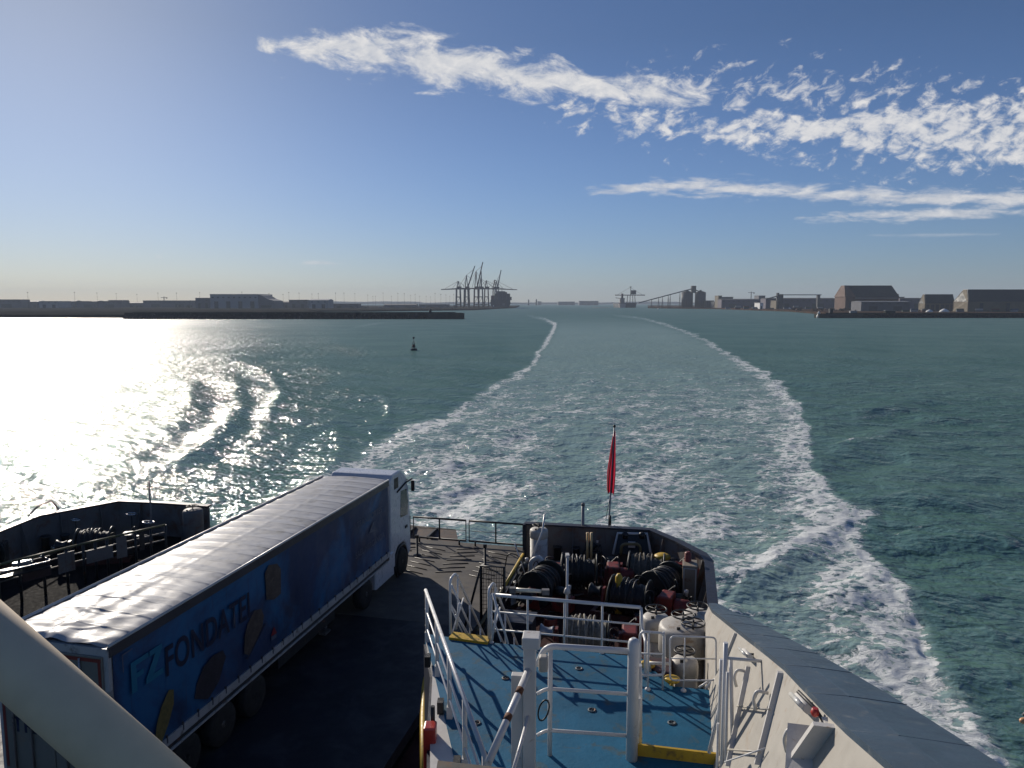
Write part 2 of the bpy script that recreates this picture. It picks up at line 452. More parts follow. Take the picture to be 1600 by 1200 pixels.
Z += ridge([(1270,600),(1340,594),(1440,586)], 5, 0.5); Z -= ridge([(1270,620),(1350,612),(1440,604)], 6, 0.5)
Z += ridge([(1340,775),(1420,774),(1520,778),(1620,770)], 9, 0.25); Z += ridge([(1400,838),(1480,842),(1600,836)], 10, 0.25)
Z += ridge([(1460,910),(1530,914),(1640,905)], 13, 0.22); Z += ridge([(1480,985),(1560,990),(1660,980)], 14, 0.22)
Z += ridge([(1150,930),(1215,878),(1270,843),(1335,812),(1380,800)], 22, 0.5); Z -= ridge([(1150,955),(1215,925),(1275,895),(1340,860)], 26, 0.4)
Z += ridge([(660,770),(740,755),(800,742)], 9, 0.45); Z -= ridge([(650,790),(720,780),(790,765)], 8, 0.45)
Z += ridge([(900,735),(980,722),(1060,732)], 7, 0.4); Z += ridge([(830,790),(930,775),(1040,765)], 8, 0.35)
# long low swell running out to the right of the wake
swm = sm(PX, 1180, 1420)*(1-wk)*np.clip(4.0/(drow+0.4)-0.3, 0, 1)
swn = vnoise(X/60, Y/40, 77, 3)
Z += swm*(0.13*np.sin(2*math.pi*(Y-0.22*X)/10.5+9*swn)+0.07*np.sin(2*math.pi*(Y-0.05*X)/5.2+14*swn))*(0.4+1.2*vnoise(X/45, Y/18, 78, 3))
Z = np.where(RR > 6000, 0, Z)

nr, na = RR.shape
verts = np.stack([X, Y, Z], -1).reshape(-1, 3).astype(np.float32)
ii = np.arange(nr-1)[:, None]*na; jj = np.arange(na)[None, :]; j2 = (jj+1) % na
faces = np.stack([ii+jj, ii+na+jj, ii+na+j2, ii+j2], -1).reshape(-1, 4).astype(np.int32)
me = bpy.data.meshes.new('sea')
me.vertices.add(len(verts)); me.vertices.foreach_set('co', verts.ravel())
me.loops.add(faces.size); me.loops.foreach_set('vertex_index', faces.ravel())
me.polygons.add(len(faces)); me.polygons.foreach_set('loop_start', np.arange(0, faces.size, 4, dtype=np.int32))
me.update(calc_edges=True); me.validate()
me.polygons.foreach_set('use_smooth', np.ones(len(me.polygons), bool))
at1 = me.attributes.new('foam', 'FLOAT', 'POINT'); at1.data.foreach_set('value', foam.ravel().astype(np.float32))
at2 = me.attributes.new('wake', 'FLOAT', 'POINT'); at2.data.foreach_set('value', np.clip(wk, 0, 1).ravel().astype(np.float32))
sea = bpy.data.objects.new('sea', me); COL.objects.link(sea); sea['kind'] = 'structure'

def sea_material():
    m = bpy.data.materials.new('sea_water'); m.use_nodes = True; t = m.node_tree; N = NT(t); t.nodes.clear()
    out = t.nodes.new('ShaderNodeOutputMaterial')
    g = t.nodes.new('ShaderNodeNewGeometry'); pos = g.outputs['Position']; nrm = g.outputs['Normal']
    px, py, pz = N.sep(pos)
    # wind rotated coordinates, crests longer than they are wide
    rt = t.nodes.new('ShaderNodeVectorRotate'); rt.rotation_type = 'Z_AXIS'; N.put(rt.inputs['Vector'], N.comb(px, py, 0)); rt.inputs['Angle'].default_value = R(20)
    def layer(scale, sx, dist, eps, amp, det):
        def h(off):
            mp = t.nodes.new('ShaderNodeMapping'); N.put(mp.inputs['Vector'], N.vm('ADD', rt.outputs[0], off)); mp.inputs['Scale'].default_value = (sx, 1, 1)
            return N.noise(mp.outputs[0], scale, det, 0.5, dist, '2D').outputs[0]
        h0, hx, hy = h((0,0,0)), h((eps,0,0)), h((0,eps,0))
        return N.m('MULTIPLY', N.m('SUBTRACT', h0, hx), amp/eps), N.m('MULTIPLY', N.m('SUBTRACT', h0, hy), amp/eps)
    l1 = layer(0.55, 0.7, 0.3, 0.12, 0.62, 3)
    l2 = layer(2.1, 0.85, 0.2, 0.04, 0.17, 3)
    gust = N.mr(N.noise(pos, 0.02, 3, 0.5).outputs[0], 0.35, 0.65, 0.75, 1.2)
    sx_ = N.m('MULTIPLY', N.m('ADD', l1[0], l2[0]), gust); sy_ = N.m('MULTIPLY', N.m('ADD', l1[1], l2[1]), gust)
    rb = t.nodes.new('ShaderNodeVectorRotate'); rb.rotation_type = 'Z_AXIS'; N.put(rb.inputs['Vector'], N.comb(sx_, sy_, 0)); rb.inputs['Angle'].default_value = R(-20)
    NN = N.vm('NORMALIZE', N.vm('ADD', nrm, rb.outputs[0]))
    fa = t.nodes.new('ShaderNodeAttribute'); fa.attribute_name = 'foam'
    wa = t.nodes.new('ShaderNodeAttribute'); wa.attribute_name = 'wake'
    F = fa.outputs['Fac']; Wk = wa.outputs['Fac']
    # lacy foam: warped cells plus fine noise
    warp = N.vm('ADD', pos, N.vm('SCALE', N.noise(pos, 0.9, 3, 0.6).outputs['Color'], sc=1.6))
    vo = t.nodes.new('ShaderNodeTexVoronoi'); vo.feature = 'DISTANCE_TO_EDGE'; N.put(vo.inputs['Vector'], warp); vo.inputs['Scale'].default_value = 0.75
    vo2 = t.nodes.new('ShaderNodeTexVoronoi'); vo2.feature = 'DISTANCE_TO_EDGE'; N.put(vo2.inputs['Vector'], warp); vo2.inputs['Scale'].default_value = 2.4
    lace = N.m('ADD', N.mr(vo.outputs['Distance'], 0.0, 0.28, 0.55, -0.35), N.mr(vo2.outputs['Distance'], 0.0, 0.3, 0.22, -0.15))
    st = t.nodes.new('ShaderNodeMapping'); N.put(st.inputs['Vector'], pos); st.inputs['Scale'].default_value = (0.55, 1.0, 1.0)
    fn = N.noise(st.outputs[0], 1.5, 9, 0.72, 1.1).outputs[0]
    fn2 = N.noise(pos, 0.22, 4, 0.6, 0.5).outputs[0]
    d = N.m('ADD', N.m('MULTIPLY_ADD', F, 1.45, -0.86), N.m('MULTIPLY', lace, N.mr(F, 0.35, 0.8, 0.35, 1.0)))
    d = N.m('ADD', d, N.m('MULTIPLY', N.m('SUBTRACT', fn, 0.5), 3.2))
    d = N.m('ADD', d, N.m('MULTIPLY', N.m('SUBTRACT', fn2, 0.5), 2.0))
    ff = N.mr(d, 0.0, 0.30, 0, 1, True)
    ff = N.m('MULTIPLY', ff, N.mr(F, 0.03, 0.2, 0, 1))
    # water body colour, milkier where the screws have stirred it
    big = N.noise(pos, 0.03, 4, 0.6).outputs[0]
    c0 = N.mix(N.mr(big, 0.35, 0.65, 0, 1), (0.064, 0.140, 0.120, 1), (0.090, 0.172, 0.148, 1))
    aer = N.m('MAXIMUM', N.m('MULTIPLY', Wk, 0.60), N.mr(F, 0.1, 0.8, 0, 0.75), clamp=True)
    c1 = N.mix(aer, c0, (0.27, 0.37, 0.35, 1))
    # light scattered back out of the water hardly depends on the small ripples; the mirror part does
    soft = N.vm('NORMALIZE', N.vm('ADD', N.vm('SCALE', NN, sc=0.72), (0.0, 0.0, 0.28)))
    dif = t.nodes.new('ShaderNodeBsdfDiffuse'); N.put(dif.inputs['Color'], c1); N.put(dif.inputs['Normal'], soft)
    gls = t.nodes.new('ShaderNodeBsdfGlossy'); gls.inputs['Color'].default_value = (1, 1, 1, 1); N.put(gls.inputs['Normal'], NN)
    rad_ = N.m('SQRT', N.m('ADD', N.m('MULTIPLY', px, px), N.m('MULTIPLY', py, py)))
    N.put(gls.inputs['Roughness'], N.mr(rad_, 40, 700, 0.06, 0.26))
    fr = t.nodes.new('ShaderNodeFresnel'); fr.inputs['IOR'].default_value = 1.33; N.put(fr.inputs['Normal'], NN)
    wtr = t.nodes.new('ShaderNodeMixShader'); N.put(wtr.inputs[0], N.m('MULTIPLY', N.m('MINIMUM', fr.outputs[0], 0.5), 0.34))
    t.links.new(dif.outputs[0], wtr.inputs[1]); t.links.new(gls.outputs[0], wtr.inputs[2])
    fo = t.nodes.new('ShaderNodeBsdfPrincipled')
    N.put(fo.inputs['Base Color'], N.mix(N.mr(fn, 0.3, 0.7, 0, 1), (0.55, 0.60, 0.60, 1), (0.82, 0.83, 0.82, 1)))
    fo.inputs['Roughness'].default_value = 0.75; fo.inputs['Specular IOR Level'].default_value = 0.2
    bp = t.nodes.new('ShaderNodeBump'); bp.inputs['Strength'].default_value = 0.8; bp.inputs['Distance'].default_value = 0.25
    N.put(bp.inputs['Height'], N.m('ADD', fn, N.m('MULTIPLY', ff, 0.3))); N.put(fo.inputs['Normal'], bp.outputs[0])
    mx = t.nodes.new('ShaderNodeMixShader'); N.put(mx.inputs[0], ff); t.links.new(wtr.outputs[0], mx.inputs[1]); t.links.new(fo.outputs[0], mx.inputs[2])
    t.links.new(mx.outputs[0], out.inputs['Surface'])
    return m
me.materials.append(sea_material())
# ------------------------------------------------------------ planes of the ferry
DECK = 7.8      # vehicle deck above water
MOOR = 7.35     # mooring decks
UP = 11.4       # blue upper deck
def on_a(px, py, a):
    r = ray(px, py); t = a/(r.x*ST+r.y*CT); return Vector((r.x*t, r.y*t, H+r.z*t))
def on_b(px, py, b):
    r = ray(px, py); t = b/(r.x*CT-r.y*ST); return Vector((r.x*t, r.y*t, H+r.z*t))
def ab(v): return v.x*ST+v.y*CT, v.x*CT-v.y*ST
def zat(p, py):
    """height of the point straight above p that shows at photo row py"""
    v = (py-600)/FPX; k = (SP+v*CP)/(CP-v*SP)
    return H-k*p.y
def up_to(p, py): return Vector((p.x, p.y, zat(p, py)))
def V3(p, z): return Vector((p.x, p.y, z))

M_white = paint('white_steel', (0.60, 0.58, 0.55), 0.42, vary=0.12, scale=2, dirt=(0.30,0.17,0.09), dirt_amt=0.12, dirt_scale=5, bump=0.004)
M_rail = paint('rail_white', (0.62, 0.62, 0.62), 0.35, vary=0.1, scale=3, dirt=RUST, dirt_amt=0.12, dirt_scale=6)
M_wall = paint('bulwark_cream', (0.41, 0.385, 0.34), 0.5, streak=(0.22,0.15,0.09), vary=0.12, scale=0.9, dirt=(0.34,0.25,0.17), dirt_amt=0.2, dirt_scale=1.6, bump=0.006, bscale=3)
M_blue = paint('deck_blue', (0.013, 0.122, 0.23), 0.66, spec=0.18, vary=0.3, scale=1.1, dirt=(0.06,0.09,0.10), dirt_amt=0.4, dirt_scale=2.6, bump=0.01, bscale=14)
M_cap = paint('hull_blue_grey', (0.05, 0.08, 0.115), 0.5, vary=0.3, scale=1.0, dirt=(0.16,0.17,0.17), dirt_amt=0.3, dirt_scale=2.2, bump=0.004)
M_cap2 = paint('hull_blue_dark', (0.05, 0.082, 0.12), 0.4, vary=0.3, scale=1.4, dirt=(0.10,0.12,0.13), dirt_amt=0.25, dirt_scale=3)
M_navy = paint('navy_paint', (0.010, 0.016, 0.035), 0.5, vary=0.3, dirt=(0.05,0.045,0.04), dirt_amt=0.3)
M_bulk = paint('bulwark_grey', (0.15, 0.145, 0.145), 0.6, streak=(0.09,0.055,0.04), vary=0.3, scale=1.2, dirt=(0.12,0.07,0.045), dirt_amt=0.45, dirt_scale=2.0)
M_dark = paint('dark_steel', (0.022, 0.024, 0.027), 0.5, vary=0.4, scale=3, dirt=RUST, dirt_amt=0.25, dirt_scale=4)
M_black = paint('black_paint', (0.010, 0.010, 0.011), 0.45, vary=0.3)
M_red = paint('winch_red', (0.22, 0.024, 0.016), 0.5, vary=0.4, scale=3, dirt=(0.05,0.02,0.015), dirt_amt=0.5, dirt_scale=5)
M_redox = paint('red_oxide_deck', (0.075, 0.018, 0.014), 0.6, vary=0.4, scale=1.5, dirt=(0.025,0.02,0.018), dirt_amt=0.6, dirt_scale=2.5)
M_green = paint('machine_green', (0.012, 0.020, 0.020), 0.45, vary=0.3, scale=3, dirt=(0.05,0.03,0.02), dirt_amt=0.3)
M_rope2 = paint('pale_rope', (0.34, 0.315, 0.26), 0.85, vary=0.3, scale=8, dirt=(0.14,0.125,0.10), dirt_amt=0.5, dirt_scale=9)
M_rope = paint('old_rope', (0.19, 0.17, 0.14), 0.85, vary=0.35, scale=8, dirt=(0.08,0.075,0.06), dirt_amt=0.5, dirt_scale=9)
M_yellow = paint('safety_yellow', (0.52, 0.33, 0.02), 0.5, vary=0.2, scale=4, dirt=(0.16,0.10,0.03), dirt_amt=0.4, dirt_scale=7)
M_firered = paint('fire_red', (0.42, 0.03, 0.018), 0.35, vary=0.15, coat=0.3)
M_rubber = paint('tyre_rubber', (0.012, 0.012, 0.012), 0.8, vary=0.3)
M_chrome = paint('worn_metal', (0.35, 0.35, 0.36), 0.35, metal=0.8, vary=0.2)

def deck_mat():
    m = paint('vehicle_deck_paint_shaded', (0.012, 0.015, 0.024), 0.62, spec=0.3, vary=0.35, scale=0.5, dirt=(0.03,0.032,0.04), dirt_amt=0.5, dirt_scale=0.9, bump=0.008, bscale=20)  # navy paint taken near black, the shade on this part put into its colour
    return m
def deck_poly(name, pts, z, mat, th=0.3):
    mb = MB(); mb.prism([Vector((p[0], p[1], z-th)) for p in pts], (0,0,th)); return struct(name, mb, mat)
def sxy(a, b): v = S(a, b, 0); return (v.x, v.y)
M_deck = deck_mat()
M_mdeck = paint('mooring_deck_paint', (0.045, 0.015, 0.015), 0.85, spec=0.15, vary=0.4, scale=1, dirt=(0.05,0.018,0.014), dirt_amt=0.55, dirt_scale=1.6)
deck_poly('vehicle_deck', [sxy(21.51,-20.6), sxy(29.4,-20.6), sxy(29.4,-6.25), sxy(21.51,-6.25)], DECK, paint('stern_deck_paint_lit', (0.105, 0.092, 0.078), 0.66, spec=0.3, vary=0.35, scale=0.5, dirt=(0.05,0.045,0.045), dirt_amt=0.6, dirt_scale=0.8, bump=0.008, bscale=20))  # paler brown copy of the deck, its sunlit tone put into the colour
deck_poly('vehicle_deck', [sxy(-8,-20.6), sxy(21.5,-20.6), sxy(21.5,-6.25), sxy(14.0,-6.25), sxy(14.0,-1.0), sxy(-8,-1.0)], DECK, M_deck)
deck_poly('mooring_deck', [sxy(14.0,-6.24), sxy(29.3,-6.24), sxy(29.7,-1.8), sxy(27.3,.75), sxy(14.0,.75)], MOOR, M_mdeck)
deck_poly('mooring_deck', [sxy(-8,-26.0), sxy(25.5,-26.0), sxy(27.2,-25.4), sxy(29.3,-22.5), sxy(29.3,-20.61), sxy(-8,-20.61)], MOOR, paint('far_mooring_deck_dark', (0.012,0.012,0.014), 0.9, spec=0.05, vary=0.4))  # far mooring deck in a darker tone than the near one

# hull below the decks, down into the water
hull = MB()
hp = [sxy(-8,-26.2), sxy(25.4,-26.2), sxy(27.3,-25.5), sxy(29.5,-22.6), sxy(29.6,-6.3), sxy(29.8,-1.7), sxy(27.4,.92), sxy(6,.92), sxy(-8,.5)]
hull.prism([Vector((p[0], p[1], -1.0)) for p in hp], (0,0,MOOR-0.35+1.0))
struct('ferry_hull', hull, M_navy)

# ------------------------------------------------------------ stern bulwarks
def wall_poly(mb, pts, z0, z1, t, side=1):
    """a wall of thickness t following points (world xy), offset to the left or right"""
    P = [Vector((p[0], p[1], 0)) for p in pts]; off = []
    for i in range(len(P)):
        d = (P[min(i+1, len(P)-1)]-P[max(i-1, 0)]).normalized(); off.append(P[i]+Vector((-d.y, d.x, 0))*t*side)
    for i in range(len(P)-1):
        a, b, c, d = P[i], P[i+1], off[i+1], off[i]
        f = lambda q, z: Vector((q.x, q.y, z))
        mb.hexa([f(a,z0), f(b,z0), f(c,z0), f(d,z0), f(a,z1), f(b,z1), f(c,z1), f(d,z1)])
    return off
def bulwark(pts, label, group=None):
    mid = pts[len(pts)//2]
    t = thing('bulwark', label, 'bulwark', (mid[0], mid[1], MOOR))
    mb = MB(); wall_poly(mb, pts, MOOR-0.3, 8.86, 0.04); mb.build('wall_plate', M_bulk, t)
    mb = MB()
    P = [Vector((p[0], p[1], 8.9)) for p in pts]
    wall_poly(mb, [(p[0], p[1]) for p in pts], 8.861, 8.93, 0.22, 1)
    wall_poly(mb, [(p[0], p[1]) for p in pts], 8.862, 8.929, 0.10, -1); mb.build('cap_rail', M_navy, t)
    # stays: triangular brackets along the inside
    for i in range(len(P)-1):
        L = (P[i+1]-P[i]).length; n = max(1, int(L/1.3)); d = (P[i+1]-P[i]).normalized(); nn = Vector((d.y, -d.x, 0))
        for k in range(n):
            q = P[i]+d*(L*(k+0.5)/n)+nn*0.001
            sb = MB(); sb.prism([V3(q, MOOR), V3(q+nn*0.42, MOOR), V3(q+nn*0.06, 8.84), V3(q, 8.84)], d*0.03); sb.build('stay', M_bulk, t)
    return t
rp = [at(820,818,8.9), at(920,823,8.9), at(1016,828,8.9), at(1060,847,8.9), at(1096,866,8.9), at(1105,877,8.9)]
rp = [(p.x, p.y) for p in rp]+[sxy(21.5,.95), sxy(14.0,.9)]
bulwark(rp, 'grey stern bulwark with navy cap rail curving round behind the winches')
lp = [sxy(8,-26.9)]+[(p.x, p.y) for p in [at(-60,858,8.9), at(0,830,8.9), at(60,806,8.9), at(185,783,8.9), at(255,786,8.9), at(326,791,8.9)]]
bulwark(lp, 'dark angled bulwark of the far mooring deck against the sun glitter')
# closing plates of the mooring deck towards the vehicle deck
side_a = MB(); side_a.sbox(29.0, 29.4, -6.35, -6.22, MOOR-0.3, 8.9)
tag(side_a.build('end_plate', M_navy), 'navy upright end plate where stern gate meets the winch bulwark', 'plate')

# ------------------------------------------------------------ stern gate (black rail) and ramp flap
def stern_gate(px0, px1, label):
    p0 = on_a(px0, 816, 29.15); p1 = on_a(px1, 826, 29.15); z1 = 8.86; z0 = 7.98
    a, b0 = ab(p0); a, b1 = ab(p1)
    t = thing('stern_gate', label, 'gate', S(29.15, (b0+b1)/2, DECK), 0, 'black gates across the stern')
    fr = MB()
    fr.tube([S(29.15,b0,z0), S(29.15,b0,z1), S(29.15,b1,z1), S(29.15,b1,z0)], 0.045, 6, closed=True); fr.build('frame', M_black, t)
    u = MB(); bm_ = (b0+b1)/2; u.tube([S(29.15,bm_,z0), S(29.15,bm_,z1)], 0.035, 6); u.build('upright', M_black, t)
    w1 = MB(); w1.tube([S(29.15,b0,8.42), S(29.15,b1,8.42)], 0.012, 5); w1.build('wire', M_black, t)
    for bb in (b0+(b1-b0)*0.12, b0+(b1-b0)*0.88):
        l = MB(); l.tube([S(29.1,bb,DECK), S(29.1,bb,z0+0.02)], 0.04, 6); l.build('leg', M_black, t)
stern_gate(646, 728, 'black stern gate beside the lorry cab, brown ramp flap behind it')
stern_gate(733, 817, 'black stern gate beside the navy end plate, open water behind it')
stern_gate(555, 641, 'black stern gate hidden behind the lorry cab')
rmp = thing('stern_ramp', 'brown folded stern ramp flap showing through the black gate', 'ramp', S(30.2,-14,7.8))
mb = MB(); mb.hexa([S(29.6,-19.5,7.5),S(29.6,-9.3,7.5),S(31.1,-9.9,7.6),S(31.1,-19.5,7.7),S(29.6,-19.5,7.62),S(29.6,-9.3,7.62),S(31.1,-9.9,7.80),S(31.1,-19.5,8.0)])
mb.build('flap', paint('ramp_brown', (0.085,0.055,0.04), 0.6, vary=0.4, dirt=(0.12,0.06,0.03), dirt_amt=0.5, scale=2), rmp)
for k in range(9):
    mb = MB(); mb.sbox(29.7, 31.0, -19.2+k*1.05, -19.12+k*1.05, 7.72, 7.86); mb.build('stiffener', M_dark, rmp)
# anti slip bars welded on the deck in a herringbone
k = 0
mb = MB()
for i in range(7):
    for j in range(9):
        a0 = 25.8+i*0.45; b0 = -18.5+j*1.35; s = 1 if j % 2 else -1
        p = S(a0, b0, DECK+0.012); q = S(a0+0.3*s, b0+0.95, DECK+0.012)
        mb.tube([p, q], 0.018, 4)
bars = mb.build('deck_grip_bars', M_dark); bars['kind'] = 'structure'
for px, py in ((652,868),(758,884)):
    p = at(px, py, DECK); t = thing('lashing_stand', 'small black deck stand in front of the stern gate' if px > 700 else 'small black deck stand beside the lorry cab front wheel', 'stand', p)
    mb = MB(); mb.lathe(p, [(0.16,0),(0.16,0.04),(0.045,0.06),(0.045,0.75)], 10); mb.build('post', M_black, t)
    mb = MB(); mb.box(p+Vector((0,0,0.8)), (0.14,0.09,0.12)); mb.build('head', M_black, t)

# ------------------------------------------------------------ the lorry
A0, A1, B0, B1 = 10.9, 24.05, -12.72, -10.13
ZR, ZB, ZC = 11.8, 9.14, 11.52
def lorry():
    t = thing('articulated_lorry', 'articulated lorry with blue printed side curtain and white wrinkled roof on the vehicle deck', 'lorry', S(17.5, (B0+B1)/2, DECK), -TH)
    M_tarp = paint('roof_tarpaulin', (0.44, 0.44, 0.45), 0.42, vary=0.14, scale=1.2, dirt=(0.32,0.31,0.295), dirt_amt=0.5, dirt_scale=1.6, spec=0.10)
    M_curt = paint('curtain_blue', (0.014, 0.040, 0.115), 0.5, streak=(0.030,0.045,0.085), bump=0.01, bscale=3, vary=0.35, scale=0.5, dirt=(0.008,0.10,0.24), dirt_amt=0.6, dirt_scale=0.4)
    M_cant = paint('cant_rail_grey', (0.055,0.055,0.065), 0.4)
    M_frame = paint('lorry_frame_pale', (0.42,0.42,0.42), 0.45, vary=0.2, dirt=(0.15,0.13,0.11), dirt_amt=0.4)
    M_cab = paint('cab_white', (0.55,0.56,0.58), 0.3, vary=0.06, coat=0.4)
    M_door = paint('door_cream', (0.17,0.17,0.15), 0.45, vary=0.1, dirt=(0.2,0.17,0.13), dirt_amt=0.3)
    M_redt = paint('red_tape', (0.20,0.035,0.028), 0.4)
    # roof sheet: sags between its bows, gathers in folds towards the rear
    na_, nb_ = 520, 40; vs = []; fs = []
    for i in range(na_+1):
        a = A0+(A1-A0)*i/na_
        for j in range(nb_+1):
            f = j/nb_; b = B0+(B1-B0)*f
            bow = abs(math.sin(math.pi*(a-A0)/0.62))
            sag = 0.024*(1-bow)**0.5*math.sin(math.pi*f)**0.5
            ph_ = ((a-A0)/0.62+0.5) % 1.0-0.5
            seam = 0.012*math.exp(-(ph_/0.05)**2)+0.006*math.exp(-((f-0.5)/0.02)**2)
            rear = max(0.0, 1-(a-A0)/4.6)**1.3*0.75
            x1 = f*2.6-(a-A0)*0.55; x2 = (a-A0)*1.9+f*1.1
            fold = rear*(0.035*abs(math.sin(x1*3.1+math.sin(x2)*1.1))**3+0.022*math.sin(x1*9+x2*3.2)*math.sin(f*math.pi)+0.012*math.sin(x2*8-x1*5))
            q1 = (x1*0.8+0.25*math.sin(x2*1.3)+0.5) % 1.0-0.5; q2 = (x2*0.55-x1*0.35+0.3*math.sin(x1*2)) % 1.0-0.5
            fold += rear*(0.022*math.exp(-(q1/0.06)**2)+0.018*math.exp(-(q2/0.05)**2))
            snake = rear*0.06*math.exp(-((f-0.36-0.07*math.sin((a-A0)*2.3))/0.035)**2)
            gen = 0.0016*math.sin(a*7+f*9)+0.001*math.sin(a*17-f*21)
            rise = 0.05*math.sin(math.pi*f)
            edge = -0.05*(abs(f-0.5)*2)**14
            endd = -0.06*max(0, 1-(a-A0)/0.12)**2
            vs.append(S(a, b, ZR-0.05+rise+sag*0.8-0.02+seam+fold*math.sin(math.pi*f)**0.4+snake+gen+edge+endd))
    for i in range(na_):
        for j in range(nb_):
            q = i*(nb_+1)+j; fs.append((q, q+1, q+nb_+2, q+nb_+1))
    mb = MB(); mb.add(vs, fs, True); mb.build('roof_tarpaulin', M_tarp, t)
    mb = MB()
    for i in range(19): mb.tube([S(A0+0.3+0.7*i, B0-0.005, ZR-0.07), S(A0+0.36+0.7*i, B0+0.05, ZR-0.02)], 0.02, 5)
    mb.tube([S(A0, B0+0.02, ZR-0.055), S(A1, B0+0.02, ZR-0.055)], 0.035, 6)
    mb.tube([S(A0, B1-0.02, ZR-0.06), S(A1, B1-0.02, ZR-0.06)], 0.032, 6)
    mb.build('roof_edge_cord', paint('cord_pale', (0.6,0.58,0.55), 0.4), t)
    mb = MB(); mb.sbox(A0, A1, B1-0.06, B1, ZC, ZR-0.08); mb.sbox(A0, A1, B0, B0+0.06, ZC, ZR-0.08); mb.build('cant_rail', M_cant, t)
    # body core and curtain, gently billowed
    mb = MB(); mb.sbox(A0+0.05, A1-0.02, B0+0.05, B1-0.07, 9.0, ZR-0.12); mb.build('load_body', M_frame, t)
    def curtain(bs, out_):
        n1_, n2_ = 120, 10; vs = []; fs = []
        for i in range(n1_+1):
            a = A0+0.10+(A1-A0-0.14)*i/n1_
            for j in range(n2_+1):
                z = ZB+(ZC-ZB)*j/n2_
                d = 0.022*math.sin(a*2.1+0.6*z)*math.sin(math.pi*j/n2_)+0.007*math.sin(a*12.5)*(1-j/n2_)+0.005*math.sin(a*5.3+z*2)
                vs.append(S(a, bs+out_*(d+0.0), z))
        for i in range(n1_):
            for j in range(n2_):
                q = i*(n2_+1)+j; fs.append((q, q+1, q+n2_+2, q+n2_+1))
        m = MB(); m.add(vs, fs, True); return m.build('side_curtain', M_curt, t)
    cur = curtain(B1-0.03, 1); curtain(B0+0.03, -1)
    # printing on the curtain (a sheet of figures a few mm proud of it)
    xd = Vector((ST, CT, 0)); ud = Vector((0,0,1)); nd = Vector((CT,-ST,0))
    bp = B1+0.008
    def text(s, a, z, size, mat, name='printed_lettering', bold=0.0, sx=1.0, shear=0.0, fit=None):
        cu = bpy.data.curves.new(name, 'FONT'); cu.body = s; cu.size = size; cu.offset = bold; cu.shear = shear; cu.space_character = 1.05
        ob = bpy.data.objects.new(name, cu); COL.objects.link(ob)
        dg = bpy.context.evaluated_depsgraph_get(); me_ = bpy.data.meshes.new_from_object(ob.evaluated_get(dg))
        bpy.data.objects.remove(ob); me_.name = name; wd_ = max(v.co.x for v in me_.vertices); sx = (fit/wd_) if fit else sx
        Mi = rootmat(t).inverted(); org = S(a, bp, z)
        for v in me_.vertices: v.co = Mi @ (org+xd*v.co.x*sx+ud*v.co.y)
        me_.materials.clear(); me_.materials.append(mat)
        o = bpy.data.objects.new(name, me_); COL.objects.link(o); o.parent = cur; return o
    def fig(poly, mat, name='printed_picture', d=0.0):
        m = MB(); m.prism([S(a, bp+d, z) for a, z in poly], nd*0.003); return m.build(name, mat, cur)
    M_ink = paint('ink_dark_blue', (0.006, 0.014, 0.05), 0.5); M_cy = paint('ink_cyan', (0.014, 0.18, 0.30), 0.4)
    M_tan = paint('print_tan', (0.085, 0.065, 0.06), 0.5, vary=0.5, scale=6, dirt=(0.13,0.10,0.085), dirt_amt=0.4)
    M_brn = paint('print_brown', (0.034, 0.030, 0.045), 0.5, vary=0.5, scale=5); M_corn = paint('print_yellow', (0.19, 0.15, 0.05), 0.5, vary=0.4, scale=14)
    M_wi = paint('ink_pale', (0.10,0.12,0.18), 0.5); M_ri = paint('ink_red', (0.22,0.02,0.03), 0.4)
    # square FL emblem: an F whose foot runs on into a Z-like stroke
    def sk(p, a0, z0, k): return [(a0+x*k*1.25, z0+y*k) for x, y in p]
    fig(sk([(0,0),(0.18,0),(0.18,0.42),(0.42,0.42),(0.42,0.58),(0.18,0.58),(0.18,0.84),(0.62,0.84),(0.62,1.0),(0,1.0)], 11.38, 10.56, 0.62), M_cy, 'printed_emblem')
    fig(sk([(0.66,1.0),(0.66,0.82),(0.86,0.82),(0.50,0.17),(0.50,0),(1.12,0),(1.12,0.18),(0.76,0.18),(1.12,0.84),(1.12,1.0)], 11.38, 10.56, 0.62), M_cy, 'printed_emblem')
    text('FONDATEL', 12.3, 10.43, 0.88, M_ink, bold=0.014, fit=3.2)
    text('TRANSPORTES', 21.35, 10.78, 0.30, M_wi, fit=2.0); text('SAEL MERCANCIA', 21.2, 9.82, 0.30, M_wi, fit=2.35)
    fig([(22.25,10.35),(22.6,10.62),(22.75,10.62),(22.5,10.42),(22.8,10.28),(22.55,10.3)], M_wi, 'printed_emblem')
    fig([(16.05,10.55),(16.4,10.42),(16.72,10.45),(16.76,11.1),(16.6,11.3),(16.2,11.4),(16.02,11.25)], M_tan)
    fig([(15.02,9.62),(15.2,9.5),(15.78,9.88),(15.9,10.2),(15.8,10.42),(15.5,10.5),(15.2,10.3),(15.05,10.0)], M_tan)
    fig([(15.02,9.50),(15.15,9.42),(15.98,9.95),(15.9,10.0),(15.2,9.48)], M_ink, d=0.004)
    fig([(13.15,9.5),(13.6,9.25),(14.0,9.45),(14.3,9.9),(14.2,10.1),(13.85,10.15),(13.5,10.05),(13.25,9.8)], M_brn)
    fig([(11.9,9.2),(12.1,9.16),(12.3,9.4),(12.5,9.75),(12.52,10.05),(12.38,10.12),(12.15,9.9),(11.98,9.6)], M_corn)
    fig([(16.18,9.52),(16.46,9.5),(16.34,9.72)], M_ri); fig([(16.2,9.40),(16.44,9.39),(16.44,9.49),(16.2,9.50)], M_wi)
    # small hanging mark near the rear corner
    fig([(11.18,11.1),(11.2,11.1),(11.2,11.42),(11.45,11.43),(11.45,11.46),(11.18,11.45)], M_wi)
